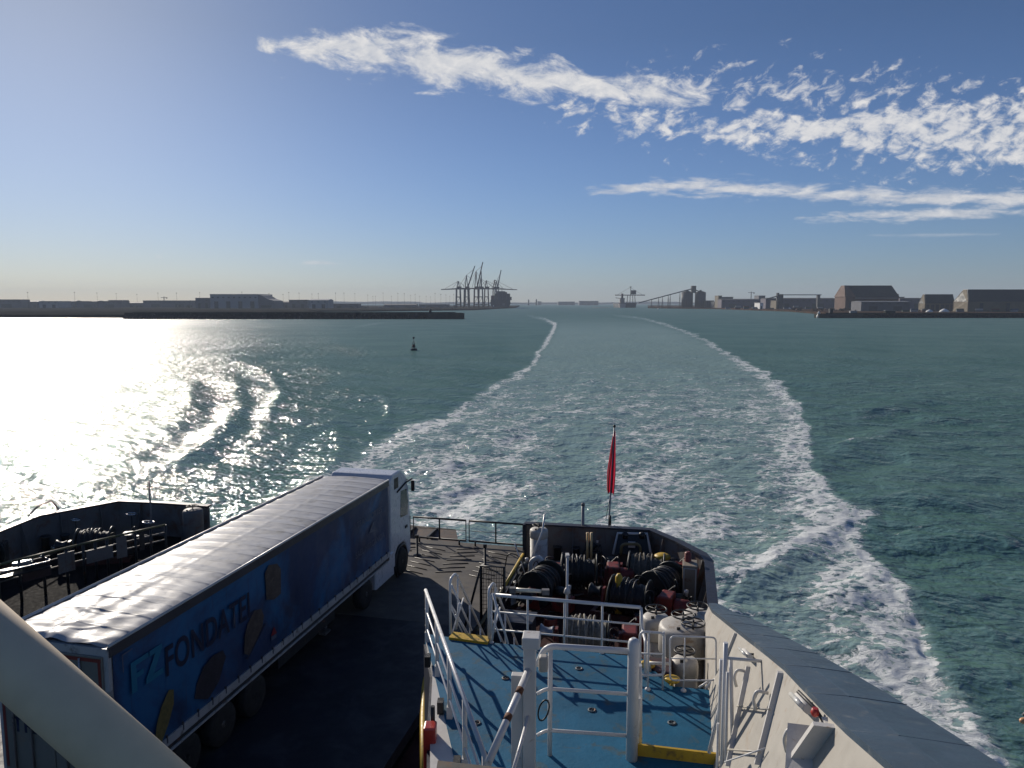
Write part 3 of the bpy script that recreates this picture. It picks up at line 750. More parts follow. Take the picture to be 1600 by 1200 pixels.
    for k in range(26):
        mb = MB(); mb.sbox(A0+0.35+0.5*k, A0+0.39+0.5*k, B1-0.035, B1+0.004, ZB-0.12, ZB+0.06); mb.build('strap', M_cant, cur)
    # pale side rail, dark channel, bright lower lip
    mb = MB(); mb.sbox(A0, A1, B1-0.05, B1, 8.95, ZB-0.002); mb.sbox(A0, A1, B0, B0+0.05, 8.95, ZB-0.002); mb.build('side_rail', M_frame, t)
    mb = MB(); mb.sbox(A0, A1, B1-0.12, B1-0.04, 8.8, 8.948); mb.sbox(A0+0.3, A1-1.5, B0+0.8, B0+0.95, 8.45, 8.99); mb.sbox(A0+0.3, A1-1.5, B1-0.95, B1-0.8, 8.45, 8.99); mb.build('chassis', M_dark, t)
    mb = MB(); mb.sbox(A0, A1-0.2, B1-0.04, B1-0.005, 8.78, 8.83); mb.build('lower_lip', M_frame, t)
    mb = MB(); mb.sbox(16.9, 20.2, B1-0.30, B1-0.26, 8.25, 8.62); mb.build('side_guard', M_dark, t)
    # rear doors
    mb = MB(); mb.sbox(A0-0.03, A0+0.05, B0+0.02, B1-0.02, 8.9, ZR-0.1); mb.build('rear_frame', M_frame, t)
    ctr = (B0+B1)/2
    for s in (-1, 1):
        b_0, b_1 = (ctr+0.01, B1-0.12) if s > 0 else (B0+0.12, ctr-0.01)
        mb = MB(); mb.sbox(A0-0.07, A0-0.028, b_0, b_1, 9.0, ZR-0.25, 0.012); d = mb.build('rear_door', M_door, t)
        mb = MB()
        for q in (0.25, 0.6): mb.tube([S(A0-0.10, b_0+(b_1-b_0)*q, 9.02), S(A0-0.10, b_0+(b_1-b_0)*q, ZR-0.3)], 0.02, 6)
        mb.build('lock_bar', M_chrome, d)
        mb = MB()
        mb.sbox(A0-0.076, A0-0.071, b_0+0.02, b_1-0.02, ZR-0.36, ZR-0.29)
        e = b_1-0.09 if s > 0 else b_0+0.03
        mb.sbox(A0-0.0765, A0-0.0715, e, e+0.06, 9.1, ZR-0.29); mb.build('marking_tape', M_redt, d)
        mb = MB(); mb.sbox(A0-0.077, A0-0.0715, b_0+0.35, b_0+0.5, ZR-0.62, ZR-0.47); mb.build('plate', M_dark, d)
    # partly legible lettering low on the doors
    cu = bpy.data.curves.new('door_lettering', 'FONT'); cu.body = 'TRANS'; cu.size = 0.42; cu.offset = 0.008
    ob = bpy.data.objects.new('door_lettering', cu); COL.objects.link(ob); dg = bpy.context.evaluated_depsgraph_get()
    me_ = bpy.data.meshes.new_from_object(ob.evaluated_get(dg)); bpy.data.objects.remove(ob); Mi = rootmat(t).inverted()
    for v in me_.vertices: v.co = Mi @ (S(A0-0.075, B0+0.35, 9.85)+Vector((CT,-ST,0))*v.co.x+ud*v.co.y)
    me_.materials.clear(); me_.materials.append(M_ink); o = bpy.data.objects.new('door_lettering', me_); COL.objects.link(o); o.parent = t
    mb = MB(); mb.sbox(A0-0.02, A0+0.1, B0+0.1, B1-0.1, 8.5, 8.62); mb.build('rear_bumper', M_dark, t)
    for b_ in (B0+0.25, B1-0.35):
        mb = MB(); mb.sbox(A0-0.05, A0+0.02, b_, b_+0.12, 8.68, 8.86); mb.build('tail_light', M_redt, t)
    # wheels
    def wheel(a, bside, r=0.50, wd_=0.30):
        s = 1 if bside > ctr else -1
        c = S(a, bside-s*wd_, DECK+r); ax = Vector((CT,-ST,0))*s
        m = MB(); m.lathe(c, [(r*0.55,0),(r*0.93,0),(r,0.04),(r,wd_-0.04),(r*0.93,wd_),(r*0.58,wd_)], 24, ax); wo_ = m.build('wheel', M_rubber, t)
        m = MB(); m.lathe(c, [(r*0.54,0.03),(r*0.54,wd_-0.05),(r*0.40,wd_-0.10),(r*0.18,wd_-0.08),(r*0.16,wd_+0.0),(0.02,wd_+0.0)], 16, ax); m.build('rim', M_chrome, wo_)
    for a in (12.9, 14.2, 15.5):
        for b_ in (B0+0.05, B1-0.05): wheel(a, b_)
    for b_ in (B0+0.05, B1-0.05): wheel(22.1, b_); wheel(25.35, b_)
    for b_ in (B0+0.45, B1-0.55):
        mb = MB(); mb.sbox(19.9, 20.05, b_, b_+0.1, 8.0, 8.9); mb.sbox(19.8, 20.15, b_-0.06, b_+0.16, 7.86, 7.92); mb.build('landing_leg', M_chrome, t)
    # tractor unit
    CB0, CB1 = B0+0.06, B1-0.06
    for b_0 in (CB1-0.5, CB0):
        mb = MB(); mb.sbox(22.9, 24.55, b_0, b_0+0.5, 8.12, 8.98, 0.05); mb.build('side_skirt', M_cab, t)
    mb = MB(); mb.sbox(11.2, 21.4, B0+0.3, B0+0.9, 7.95, 8.75); mb.build('underside_blocker', M_black, t)  # added black box, hides the sunlit deck beyond the lorry's underside
    mb = MB(); mb.sbox(21.0, 26.2, ctr-0.45, ctr+0.45, 8.2, 8.75); mb.build('tractor_frame', M_dark, t)
    prof = [(24.35,8.95),(24.35,11.55),(24.6,11.78),(25.35,11.80),(25.95,11.45),(26.22,10.85),(26.32,9.9),(26.36,8.45),(25.95,8.2),(25.92,8.75),(25.65,8.98),(25.05,8.98),(24.78,8.75),(24.75,8.3),(24.5,8.3)]
    mb = MB(); mb.prism([S(a, CB0+0.04, z) for a, z in prof], Vector((CT,-ST,0))*(CB1-CB0-0.08)); mb.build('cab', M_cab, t, bevel=0.06)
    for bb, s in ((CB1-0.04, 1), (CB0+0.04, -1)):
        M_glass = paint('cab_glass', (0.02,0.05,0.045), 0.08, vary=0.2, spec=0.8)
        mb = MB(); e = Vector((CT,-ST,0))*0.006*s
        mb.prism([S(25.3,bb,10.0), S(26.05,bb,9.92), S(26.1,bb,10.45), S(25.95,bb,10.95), S(25.38,bb,11.0)], e); mb.build('side_window', M_glass, t)
        mb = MB(); mb.prism([S(24.75,bb,11.2), S(25.15,bb,11.2), S(25.15,bb,11.6), S(24.75,bb,11.6)], e); mb.build('sleeper_window', M_black, t)
        mb = MB(); mb.prism([S(25.75,bb,9.45), S(25.95,bb,9.45), S(25.95,bb,9.55), S(25.75,bb,9.55)], Vector((CT,-ST,0))*0.03*s); mb.build('door_handle', M_black, t)
        mb = MB(); mb.tube([S(25.0,bb+0.01*s,11.05), S(25.9,bb+0.02*s,11.22), S(26.3,bb+0.10*s,11.26)], 0.035, 6); mb.build('mirror_arm', M_black, t)
        mb = MB(); c = S(26.32, bb+0.12*s, 10.98); mb.box(c, (0.14,0.08,0.42), -TH); mb.build('mirror', M_black, t, bevel=0.03)
        mb = MB(); mb.ring(S(25.35, bb-0.02*s, 8.32), 0.60, 0.05, Vector((CT,-ST,0)), 26, 6); mb.build('wheel_arch', M_dark, t)
    mb = MB(); mb.prism([S(26.02,CB0+0.15,11.3), S(26.02,CB1-0.15,11.3), S(26.38,CB1-0.15,11.18), S(26.38,CB0+0.15,11.18)], (0,0,0.04)); mb.build('sun_visor', M_black, t)
    mb = MB(); mb.prism([S(26.29,CB0+0.12,10.0), S(26.29,CB1-0.12,10.0), S(26.03,CB1-0.12,11.2), S(26.03,CB0+0.12,11.2)], Vector((ST,CT,0))*0.02); mb.build('windscreen', M_glass, t)
    return t
lorry()
# ------------------------------------------------------------ blue upper deck
bl = [at(664,990,UP), at(720,998,UP), at(768,1004,UP), at(1000,1026,UP), at(1048,1072,UP), at(1112,1078,UP)]
g0 = at(711,1190,UP); dirL = (g0-bl[0])
edge = [(p.x, p.y) for p in bl]+[sxy(11.0,.56), sxy(7.0,.56), sxy(0,.56), sxy(0,-1.2)]
gg = bl[0]+dirL*1.9; edge.append((gg.x, gg.y))
deck_poly('upper_deck', edge, UP, M_blue, 0.25)
# white side wall of the deck house under it, with a sloping gutter plate on its left edge
mb = MB()
q0 = at(668,1002,UP-0.02); q1 = at(676,1050,UP-0.02); q2 = at(672,1130,UP-0.02); q3 = at(672,1260,UP-0.02)
h0 = V3(bl[0]+dirL*0.05, UP-0.02); h1 = V3(bl[0]+dirL*1.9, UP-0.02)
mb.prism([h0+Vector((0,0,-0.1)), q1+Vector((0,0,-0.1)), q2+Vector((0,0,-0.1)), q3+Vector((0,0,-0.1)), h1+Vector((0,0,-0.1))], (0,0,0.1))
struct('deck_edge_plate', mb, M_white)
mb = MB()
hw = [h0, q1, q2, q3]
wall_poly(mb, [(p.x, p.y) for p in hw], DECK, UP-0.121, 0.05, -1)
wall_poly(mb, [(p.x, p.y) for p in bl[:4]], DECK-0.4, UP-0.251, 0.06, -1)
tag(mb.build('deckhouse_wall', M_navy), 'dark deckhouse wall below the edge of the blue deck', 'wall')

def posts_under(mb, pts, z0, r, n=8):
    for p in pts: mb.tube([V3(p, z0), p], r, n)
def guard(name, label, top, feet_z, r_top=0.03, r=0.02, mids=(0.36, 0.7), npost=4, mat=None, group=None, cat='railing', foot=True, ends=True):
    """guard rail along a polyline 'top'"""
    mat = mat or M_rail
    t = thing(name, label, cat, V3(top[0], feet_z), 0, group)
    m = MB(); m.tube(fillet(top, 0.15), r_top, 8); m.build('top_rail', mat, t)
    L = [0]
    for i in range(1, len(top)): L.append(L[-1]+(top[i]-top[i-1]).length)
    def along(s):
        for i in range(1, len(top)):
            if s <= L[i]+1e-6:
                f = (s-L[i-1])/max(L[i]-L[i-1], 1e-6); return top[i-1].lerp(top[i], f)
        return top[-1]
    for q in mids:
        m = MB(); m.tube([p+Vector((0,0,-(p.z-feet_z)*q)) for p in top], r, 6); m.build('middle_rail', mat, t)
    for k in range(npost):
        p = along(L[-1]*(k if ends else k+0.5)/((npost-1) if ends else npost))
        m = MB(); m.tube([V3(p, feet_z), p], r*1.15, 8)
        if foot: m.lathe(V3(p, feet_z), [(r*2.6,0),(r*2.6,0.015),(r*1.2,0.03)], 10)
        m.build('post', mat, t)
    return t

# far guard rail over the winches
f0 = at(768,1004,UP); f1 = at(1000,1026,UP)
T0 = up_to(f0, 929); T1 = up_to(f1, 949)
guard('guard_rail', 'white three bar guard rail across the far end of the blue deck', [T0, T1], UP, 0.035, 0.018, (0.35, 0.72), 5)
fg = thing('guard_rail', 'short white rail dropping from the right corner of the far guard rail', 'railing', V3(T1, UP))
m = MB(); m.tube(fillet([V3(T1, T1.z), up_to(at(1003,1030,UP), 985), up_to(at(1008,1050,UP), 1003), V3(at(1008,1058,UP), UP)], 0.1), 0.028, 8); m.build('top_rail', M_rail, fg)
# stair hand rails beside the yellow nosing (two zigzag sides)
def stair_side(foot_px, foot_py, top_px, top_py, far_px, far_py, label):
    f = at(foot_px, foot_py, UP); tp = up_to(f, top_py); tp = Vector((f.x, f.y, tp.z))
    d = Vector((ST, CT, 0))
    t = thing('stair_handrail', label, 'handrail', f, 0, 'white hand rails of the stair down to the winches')
    m = MB(); m.tube(fillet([f, tp, tp+d*0.35, tp+d*2.6+Vector((0,0,-2.4))], 0.12), 0.026, 8); m.build('hand_rail', M_rail, t)
    m = MB(); m.tube([tp+Vector((0,0,-0.5)), tp+d*2.3+Vector((0,0,-2.75))], 0.018, 6); m.build('middle_rail', M_rail, t)
    for k in range(3):
        q = tp+d*(0.5+0.85*k)+Vector((0,0,-0.1-0.93*k)); m = MB(); m.tube([q, q+Vector((0,0,-1.0))], 0.02, 6); m.build('post', M_rail, t)
    m = MB(); m.tube([f+Vector((0.03,0.02,0)), tp+d*0.9+Vector((0,0,-0.75))], 0.018, 6); m.build('brace', M_rail, t)
stair_side(704, 990, 705, 905, 0, 0, 'white stair handrail on the left of the yellow step')
stair_side(764, 1002, 765, 920, 0, 0, 'white stair handrail on the right of the yellow step')
for (x0, y0, x1, y1, lab) in ((735,990,722,918,'inner'),):
    pass
# zigzag rail lengths seen between the two stair sides
zz = thing('folding_stair_rail', 'white zigzag rail standing behind the yellow step', 'handrail', at(735,990,UP))
a1 = at(704,988,UP); a2 = aty(718,942,a1.y+0.1); a3 = aty(705,913,a1.y+0.3); a4 = aty(737,985,a1.y+0.6)
m = MB(); m.tube([a1+Vector((0.1,0.15,0)), a2], 0.024, 8); m.tube([a3, aty(718,942,a1.y+0.35), a4], 0.022, 8); m.build('rail', M_rail, zz)
m = MB(); m.tube([aty(705,950,a1.y+.3), aty(722,988,a1.y+.3)], 0.015, 6); m.tube([aty(712,960,a1.y+.5), aty(728,990,a1.y+.5)], 0.015, 6); m.build('stay', M_rail, zz)
zz = thing('folding_stair_rail', 'white zigzag rail with two crossing bars against the winch guard rail corner', 'handrail', at(780,1003,UP))
b1 = at(768,1003,UP)
m = MB(); m.tube([aty(770,927,b1.y-.1), aty(794,1006,b1.y-.35)], 0.022, 8); m.tube([aty(769,1000,b1.y-.12), aty(777,945,b1.y-.1)], 0.022, 8); m.build('rail', M_rail, zz)
m = MB(); m.tube([aty(772,970,b1.y-.2), aty(783,1003,b1.y-.3)], 0.015, 6); m.build('stay', M_rail, zz)
# yellow nosing of the stair
p0 = at(704,996,UP); p1 = at(764,1004,UP)
mb = MB(); dd = (p1-p0).normalized(); nn = Vector((-dd.y, dd.x, 0))
mb.hexa([p0-nn*0.10, p1-nn*0.10, p1+nn*0.16, p0+nn*0.16, p0-nn*0.10+Vector((0,0,.05)), p1-nn*0.10+Vector((0,0,.05)), p1+nn*0.16+Vector((0,0,.05)), p0+nn*0.16+Vector((0,0,.05))])
tag(mb.build('step_nosing', M_yellow), 'yellow painted step edge at the far left corner of the blue deck', 'step')

# left edge rail of the blue deck
fl0 = V3(at(666,996,UP), UP); tl0 = up_to(fl0, 922)
join = at(762,1194,12.5)
lr = thing('guard_rail', 'long white guard rail running along the left edge of the blue deck', 'railing', fl0)
s0, s1 = tl0, join
far = s0; ext = s1+(s1-s0)*0.0
def lerp(f): return s0.lerp(s1, f)
m = MB(); m.tube([lerp(0), lerp(1)], 0.033, 10); m.build('top_rail', M_rail, lr)
for drop in (0.38, 0.72):
    m = MB(); pts = [lerp(0.0)+Vector((0.0,0,-drop)), lerp(0.02)+Vector((0,-0.0,-drop)), lerp(1.0)+Vector((0,0,-drop))]
    m.tube(fillet(pts, 0.1), 0.02, 8); m.build('middle_rail', M_rail, lr)
for k in range(5):
    q = lerp(0.03+0.235*k); m = MB(); m.tube([V3(q, UP), q], 0.035, 8); m.box(V3(q, UP)+Vector((0,0,0.1)), (0.09,0.09,0.2)); m.build('post', M_white, lr)
for k in range(3):
    q = lerp(0.2+0.27*k); m = MB(); m.box(V3(q, UP+0.10)+Vector((-0.12,0,0)), (0.1,0.16,0.2)); m.build('clamp', M_black, lr)
# tall square post with cap and its braces
pb = Vector((0.245, 9.62, UP)); topz = zat(pb, 1010)
sp_ = thing('square_post', 'tall white square post with a box cap standing in the middle of the blue deck', 'post', pb)
m = MB(); m.box((pb.x, pb.y, (UP+topz)/2), (0.165,0.15,topz-UP), -0.1); m.build('shaft', M_white, sp_, bevel=0.012)
m = MB(); m.box((pb.x+0.02, pb.y+0.02, topz+0.08), (0.24,0.26,0.16), -0.1); m.build('cap', M_white, sp_, bevel=0.015)
m = MB(); m.box((pb.x-0.17, pb.y+0.1, UP+0.75), (0.16,0.12,1.5), -0.1); m.build('side_plate', M_white, sp_, bevel=0.008)
m = MB(); m.box((pb.x+0.19, pb.y+0.12, topz-0.30), (0.13,0.14,0.22), -0.1); m.build('junction_box', M_wall, sp_, bevel=0.03)
m = MB(); cc = Vector((pb.x+0.19, pb.y-0.02, topz-0.92)); m.tube([cc+Vector((0.07*math.cos(q*math.pi/8)+0.03*math.sin(q*math.pi/8), 0.02, 0.15*math.sin(q*math.pi/8))) for q in range(16)], 0.012, 6, closed=True); m.build('cable_coil', M_black, sp_)
br = thing('diagonal_brace', 'thick white pipe brace with rust spots sloping from the square post towards the viewer', 'brace', join)
m = MB(); top_b = V3(pb, zat(pb, 1042)); m.tube([join, top_b], 0.048, 10); m.build('pipe', M_rail, br)
m = MB(); m.tube([join+Vector((0.21,0.25,-0.62)), V3(pb, zat(pb, 1112))], 0.026, 8); m.build('lower_pipe', M_rail, br)
m = MB()
for f in (0.44, 0.72):
    c = join.lerp(top_b, f); d_ = (top_b-join).normalized()*0.05; m.tube([c-d_, c+d_], 0.051, 10)
m.build('rust_patch', paint('rust', RUST, 0.8, vary=0.5, scale=9), br)
# gate frame between square post and round post
gf0 = at(859,1180,UP); gf1 = at(987,1186,UP)
def gz(py): return zat(gf0, py)
gate = thing('gate_frame', 'white pipe gate of three bars between the square post and the round post', 'gate', gf0)
L0 = Vector((pb.x+0.12, gf0.y, 0)); 
m = MB(); m.tube(fillet([Vector((L0.x, gf0.y, gz(1040))), Vector((L0.x+0.12, gf0.y, gz(1009))), Vector((gf1.x, gf1.y, zat(gf1, 1018)))], 0.25), 0.045, 10); m.build('top_bar', M_rail, gate)
m = MB(); m.tube([Vector((gf0.x, gf0.y, gz(1010))), gf0], 0.034, 8); m.build('upright', M_rail, gate)
for y_ in (1076, 1141):
    m = MB(); m.tube(fillet([Vector((L0.x, gf0.y, gz(y_+8))), Vector((L0.x+0.14, gf0.y, gz(y_))), Vector((gf1.x, gf1.y, zat(gf1, y_+9)))], 0.1), 0.027, 8); m.build('bar', M_rail, gate)
rp_ = thing('round_post', 'stout white round post with domed top at the left end of the yellow toe plate', 'post', gf1)
zt = zat(gf1, 1000)
m = MB(); m.lathe(gf1, [(0.085,0),(0.085,zt-UP-0.05),(0.07,zt-UP),(0.03,zt-UP+0.03)], 16); m.build('shaft', M_rail, rp_)
q = gf1+Vector((0.10,0.05,0)); q2 = at(1000,1166,UP)
m = MB(); m.tube([V3(q, zt-0.4), V3(q2, UP)], 0.035, 8); m.build('brace', M_rail, rp_)
m = MB(); m.tube([V3(q, zt-0.9), V3(q2+Vector((-0.1,-0.1,0)), UP)], 0.03, 8); m.build('lower_brace', M_rail, rp_)
# yellow toe plate
y0 = at(988,1180,UP); y1 = at(1121,1196,UP); dd = (y1-y0).normalized(); nn = Vector((-dd.y, dd.x, 0))
mb = MB(); mb.prism([y0, y0+nn*0.14, y0+nn*0.06+Vector((0,0,.16)), y0+nn*0.02+Vector((0,0,.16))], dd*(y1-y0).length)
tag(mb.build('toe_plate', M_yellow), 'yellow toe plate crossing the blue deck between round post and ladder rails', 'toe plate')
# ladder rails near the cream bulwark
ld = thing('ladder_rails', 'cluster of tall white ladder rails beside the cream bulwark', 'ladder', at(1128,1200,UP))
fb = at(1128,1222,UP); F_ = fb.y
for (xa, ya, xb, yb, r, dyy) in ((1134,1004,1127,1240,0.032,0),(1142,1030,1146,1240,0.026,0.12),(1127,1030,1122,1180,0.026,0.25),(1131,1075,1108,1176,0.028,0.3),(1137,1050,1133,1240,0.02,-0.1),(1122,1130,1120,1240,0.02,0.1)):
    m = MB(); m.tube([aty(xa, ya, F_+dyy), aty(xb, yb, F_+dyy)], r, 8); m.build('rail', M_rail, ld)
m = MB(); m.tube([aty(1136,1028,F_), aty(1221,1036,F_+0.25)], 0.024, 8); m.build('tie_bar', M_rail, ld)
m = MB(); m.box(aty(1221,1037,F_+0.25), (0.07,0.07,0.08)); m.build('bracket', M_black, ld)
# rounded guard loops near the ventilators
def loop(x0, y0, x1, y1, fy, r, label, legs):
    f = at((x0+x1)/2, fy, UP); Yp = f.y
    t = thing('guard_loop', label, 'railing', f, 0, 'white rounded guard loops by the ventilators')
    P = [aty(x0,y1,Yp), aty(x0,y0,Yp), aty(x1,y0+2,Yp), aty(x1,y1,Yp)]
    pts = fillet([P[3].lerp(P[0], 0.5)]+P+[P[3].lerp(P[0], 0.5)], 0.09)
    m = MB(); m.tube(pts[:-1], r, 8, closed=True); m.build('loop', M_rail, t)
    m = MB(); m.tube([P[0].lerp(P[1], .5), P[3].lerp(P[2], .5)], r*0.7, 6); m.build('middle_bar', M_rail, t)
    for lx in legs:
        g = aty(lx, fy, Yp); m = MB(); m.tube([V3(g, UP), V3(g, aty(lx, y0, Yp).z)], r*0.8, 8); m.build('leg', M_rail, t)
    m = MB(); g = aty(legs[0], fy, Yp); m.lathe(V3(g, UP), [(0.05,0),(0.05,0.02),(0.02,0.05)], 10); m.build('foot', M_rail, t)
loop(1000, 987, 1038, 1055, 1078, 0.022, 'white guard loop just right of the round post, in front of the small ventilator', (1012, 1035))
loop(1047, 994, 1119, 1063, 1080, 0.016, 'thin white guard loop in front of the large ventilator', (1068,))
# hatch, valves and small red area beyond the loops
v1 = at(1016,1040,UP); 
def valve(px, py, z, label):
    p = at(px, py, z); t = thing('valve_cap', label, 'valve', p, 0, 'yellow valve caps')
    m = MB(); m.lathe(p-Vector((0,0,0.3)), [(0.035,0),(0.035,0.25)], 8); m.build('stem', M_yellow, t)
    m = MB(); m.lathe(p-Vector((0,0,0.06)), [(0.10,0),(0.14,0.02),(0.14,0.05),(0.10,0.07)], 16); m.build('cap', M_yellow, t)
valve(1012, 1036, UP+0.05, 'small yellow valve cap beside the red oxide pipe box')
valve(1050, 1059, UP+0.12, 'large yellow valve cap in front of the white ventilator trunk')
pbx = thing('pipe_box', 'low red oxide pipe box beside the yellow valve cap', 'box', at(1030,1052,UP-0.3))
c = at(1028,1050,UP-0.15); m = MB(); m.box(c, (0.5,0.6,0.3), -TH); m.build('body', M_redox, pbx, bevel=0.03)
m = MB(); m.tube([c+Vector((-.2,-.25,.15)), c+Vector((-.2,-.25,.3)), c+Vector((.15,-.28,.3))], 0.03, 8); m.build('pipe', M_white, pbx)

M_vent = paint('ventilator_cream', (0.50,0.47,0.42), 0.5, vary=0.15, scale=2, dirt=(0.26,0.19,0.13), dirt_amt=0.35, dirt_scale=3, streak=(0.22,0.12,0.06), bump=0.006)
# ------------------------------------------------------------ mushroom ventilators with handwheels
def ventilator(px, py, Y, rad, label, neck=0.6, wheels=((0.0,0.0),), hd=0.55, z0=MOOR, body_r=None, mat_=None):
    top = aty(px, py, Y); zt = top.z
    t = thing('ventilator', label, 'ventilator', V3(top, z0), 0, 'white mushroom ventilators with handwheels')
    br_ = body_r or rad*neck
    m = MB(); m.lathe(V3(top, z0), [(br_*1.1,0),(br_*1.1,0.06),(br_,0.07),(br_,zt-z0-hd*0.7)], 28); m.build('trunk', M_vent, t)
    m = MB(); m.lathe(V3(top, zt-hd), [(rad*0.94,0),(rad,0.02),(rad,hd-0.10),(rad*0.96,hd-0.04),(rad*0.85,hd),(rad*0.3,hd+0.03),(0.0,hd+0.035)], 36); m.build('hood', mat_ or M_vent, t)
    for (ox, oy) in wheels:
        c = Vector((top.x+ox, top.y+oy, zt+0.16)); wr = min(0.24, rad*0.75)
        m = MB(); m.ring(c, wr, 0.018, (0,0,1), 26, 6)
        for k in range(3):
            d_ = Vector((math.cos(k*math.pi/3+0.3), math.sin(k*math.pi/3+0.3), 0))*wr; m.tube([c-d_, c+d_], 0.012, 5)
        h_ = m.build('handwheel', M_black, t)
        m = MB(); m.tube([c+Vector((0,0,-0.16)), c+Vector((0,0,0.05))], 0.025, 8); m.build('spindle', M_black, h_)
    m = MB(); m.box((top.x-rad*0.35, top.y-rad*0.55, zt+0.03), (0.07,0.04,0.05)); m.build('latch', M_black, t)
    return t
ventilator(1025, 962, 16.1, 0.31, 'narrow white ventilator with one handwheel at the right end of the winch guard rail', 0.72, hd=0.5)
ventilator(1069, 975, 15.0, 0.53, 'widest white ventilator with two handwheels in front of the blue bulwark', 0.9, wheels=((0.0,0.10),(0.12,-0.28)), hd=0.6, body_r=0.42)
ventilator(1070, 1030, 13.15, 0.25, 'short white ventilator nearest the blue deck with a handwheel on top', 1.0, wheels=((0,0.02),), hd=0.3, body_r=0.24)
ventilator(1090, 957, 16.4, 0.34, 'white ventilator with handwheel partly hidden behind the widest one', 0.8, hd=0.5)
ventilator(842, 826, 28.3, 0.36, 'rust streaked white ventilator in the corner of the stern bulwark', 0.95, hd=0.35)
ventilator(301, 796, 31.6, 0.42, 'grey drum ventilator at the end of the far bulwark', 0.98, hd=1.5, mat_=M_bulk)  # hood in the bulwark grey, darker than the other ventilators

# ------------------------------------------------------------ tall cream bulwark on the right
FL = 0.35
inner_px = [(1110,950),(1155,985),(1225,1038),(1290,1104),(1345,1156),(1400,1200),(1470,1262)]
tops = []
for px, py in inner_px:
    r = ray(px, py); k = r.x*CT-r.y*ST; t_ = (0.555+FL*(H-UP))/(k+FL*(-r.z)); p = r*t_; tops.append((p.x*ST+p.y*CT, p.x*CT-p.y*ST, H+p.z))
tops.sort(key=lambda q: -q[0])
def interp(tab, a):
    if a >= tab[0][0]: return tab[0][1:]
    for i in range(len(tab)-1):
        if tab[i][0] >= a >= tab[i+1][0]:
            f = (tab[i][0]-a)/(tab[i][0]-tab[i+1][0]); return tuple(tab[i][k]*(1-f)+tab[i+1][k]*f for k in range(1, len(tab[0])))
    d = (tab[-1][0]-a)/(tab[-2][0]-tab[-1][0])
    return tuple(tab[-1][k]+(tab[-1][k]-tab[-2][k])*d for k in range(1, len(tab[0])))
outer = []
for px, py in [(1128,944),(1175,965),(1250,1005),(1345,1058),(1420,1100),(1500,1150),(1578,1200),(1680,1262)]:
    r = ray(px, py); t_ = 12.0
    for _ in range(60):
        p = r*t_; a = p.x*ST+p.y*CT; z = interp(tops, a)[1]; t_ = t_*0.5+0.5*(z-H)/r.z
    p = r*t_; outer.append((p.x*ST+p.y*CT, p.x*CT-p.y*ST))
outer.sort(key=lambda q: -q[0])
wall = thing('tall_bulwark', 'tall cream bulwark with broad blue grey top sweeping along the right side of the deck', 'bulwark', S(9,0.56,UP))
aa = [15.6, 15.0, 14, 13, 12, 11, 10, 9.2, 8.4, 7.6, 6.8, 6.0, 5.4, 4.8, 4.0, 3.0]
vs = []; fs = []; cv = []; cf = []; c2v = []; c2f = []
for i, a in enumerate(aa):
    b, z = interp(tops, a); bo = max(interp(outer, a)[0], b+0.12)
    n_ = 6
    prof = [(0.555, MOOR if a > 11.9 else DECK), (0.555, UP)]+[(0.555+(b-0.555)*k/n_, UP+(z-UP)*k/n_) for k in range(1, n_+1)]
    vs += [S(a, q[0], q[1]) for q in prof]
    m1 = b+(bo-b)*0.36
    cv += [S(a,b-0.03,z-0.05), S(a,b-0.03,z+0.02), S(a,m1,z+0.03), S(a,m1,z-0.2)]
    c2v += [S(a,m1+0.002,z-0.3), S(a,m1+0.002,z+0.026), S(a,m1+0.03,z+0.028), S(a,bo-0.05,z+0.01), S(a,bo,z-0.05), S(a,bo-0.1*(1+0.0*i),z-1.2), S(a,bo-0.45,-1.0)]
np_ = 8
for i in range(len(aa)-1):
    for k in range(np_-1): fs.append((i*np_+k, i*np_+k+1, (i+1)*np_+k+1, (i+1)*np_+k))
    for k in range(3): cf.append((i*4+k, i*4+k+1, (i+1)*4+k+1, (i+1)*4+k))
    for k in range(6): c2f.append((i*7+k, i*7+k+1, (i+1)*7+k+1, (i+1)*7+k))
m = MB(); m.add(vs, fs); ip = m.build('inner_plate', M_wall, wall)
sd = ip.modifiers.new('thick', 'SOLIDIFY'); sd.thickness = 0.02; sd.offset = 0
m = MB(); m.add(cv, cf); m.add(cv[0:4], [(0,1,2,3)]); m.build('cap_inner_strip', M_cap, wall)
m = MB(); m.add(c2v, c2f); m.add(c2v[0:7], [tuple(range(7))]); m.build('outer_shell', M_cap2, wall)
for k in range(9):   # weld seams across the broad top
    a = 14.2-k*1.25; b, z = interp(tops, a); bo = max(interp(outer, a)[0], b+0.12); m1 = b+(bo-b)*0.36
    m = MB(); m.tube([S(a,b-0.03,z+0.02), S(a,m1,z+0.03), S(a,m1+0.03,z+0.029), S(a,bo-0.05,z+0.012)], 0.004, 5); m.build('weld_seam', M_cap, wall)
def wp(a, f, off=0.0):
    """point on the inner face: f=0 at the blue deck, 1 at the top; off metres inboard"""
    b, z = interp(tops, a); return S(a, 0.555+(b-0.555)*f-off, UP+(z-UP)*f)
def rib(pf, pt, w_=0.05, dp=0.09, name='stiffener', mat=None):
    """flat bar between two (a, f) points on the face"""
    P0, P1 = wp(*pf), wp(*pt); inn = Vector((-CT, ST, 0)); al = Vector((ST, CT, 0))*w_
    m = MB(); m.hexa([P0, P0+al, P0+al+inn*dp, P0+inn*dp, P1, P1+al, P1+al+inn*dp, P1+inn*dp]); return m.build(name, mat or M_white, wall)
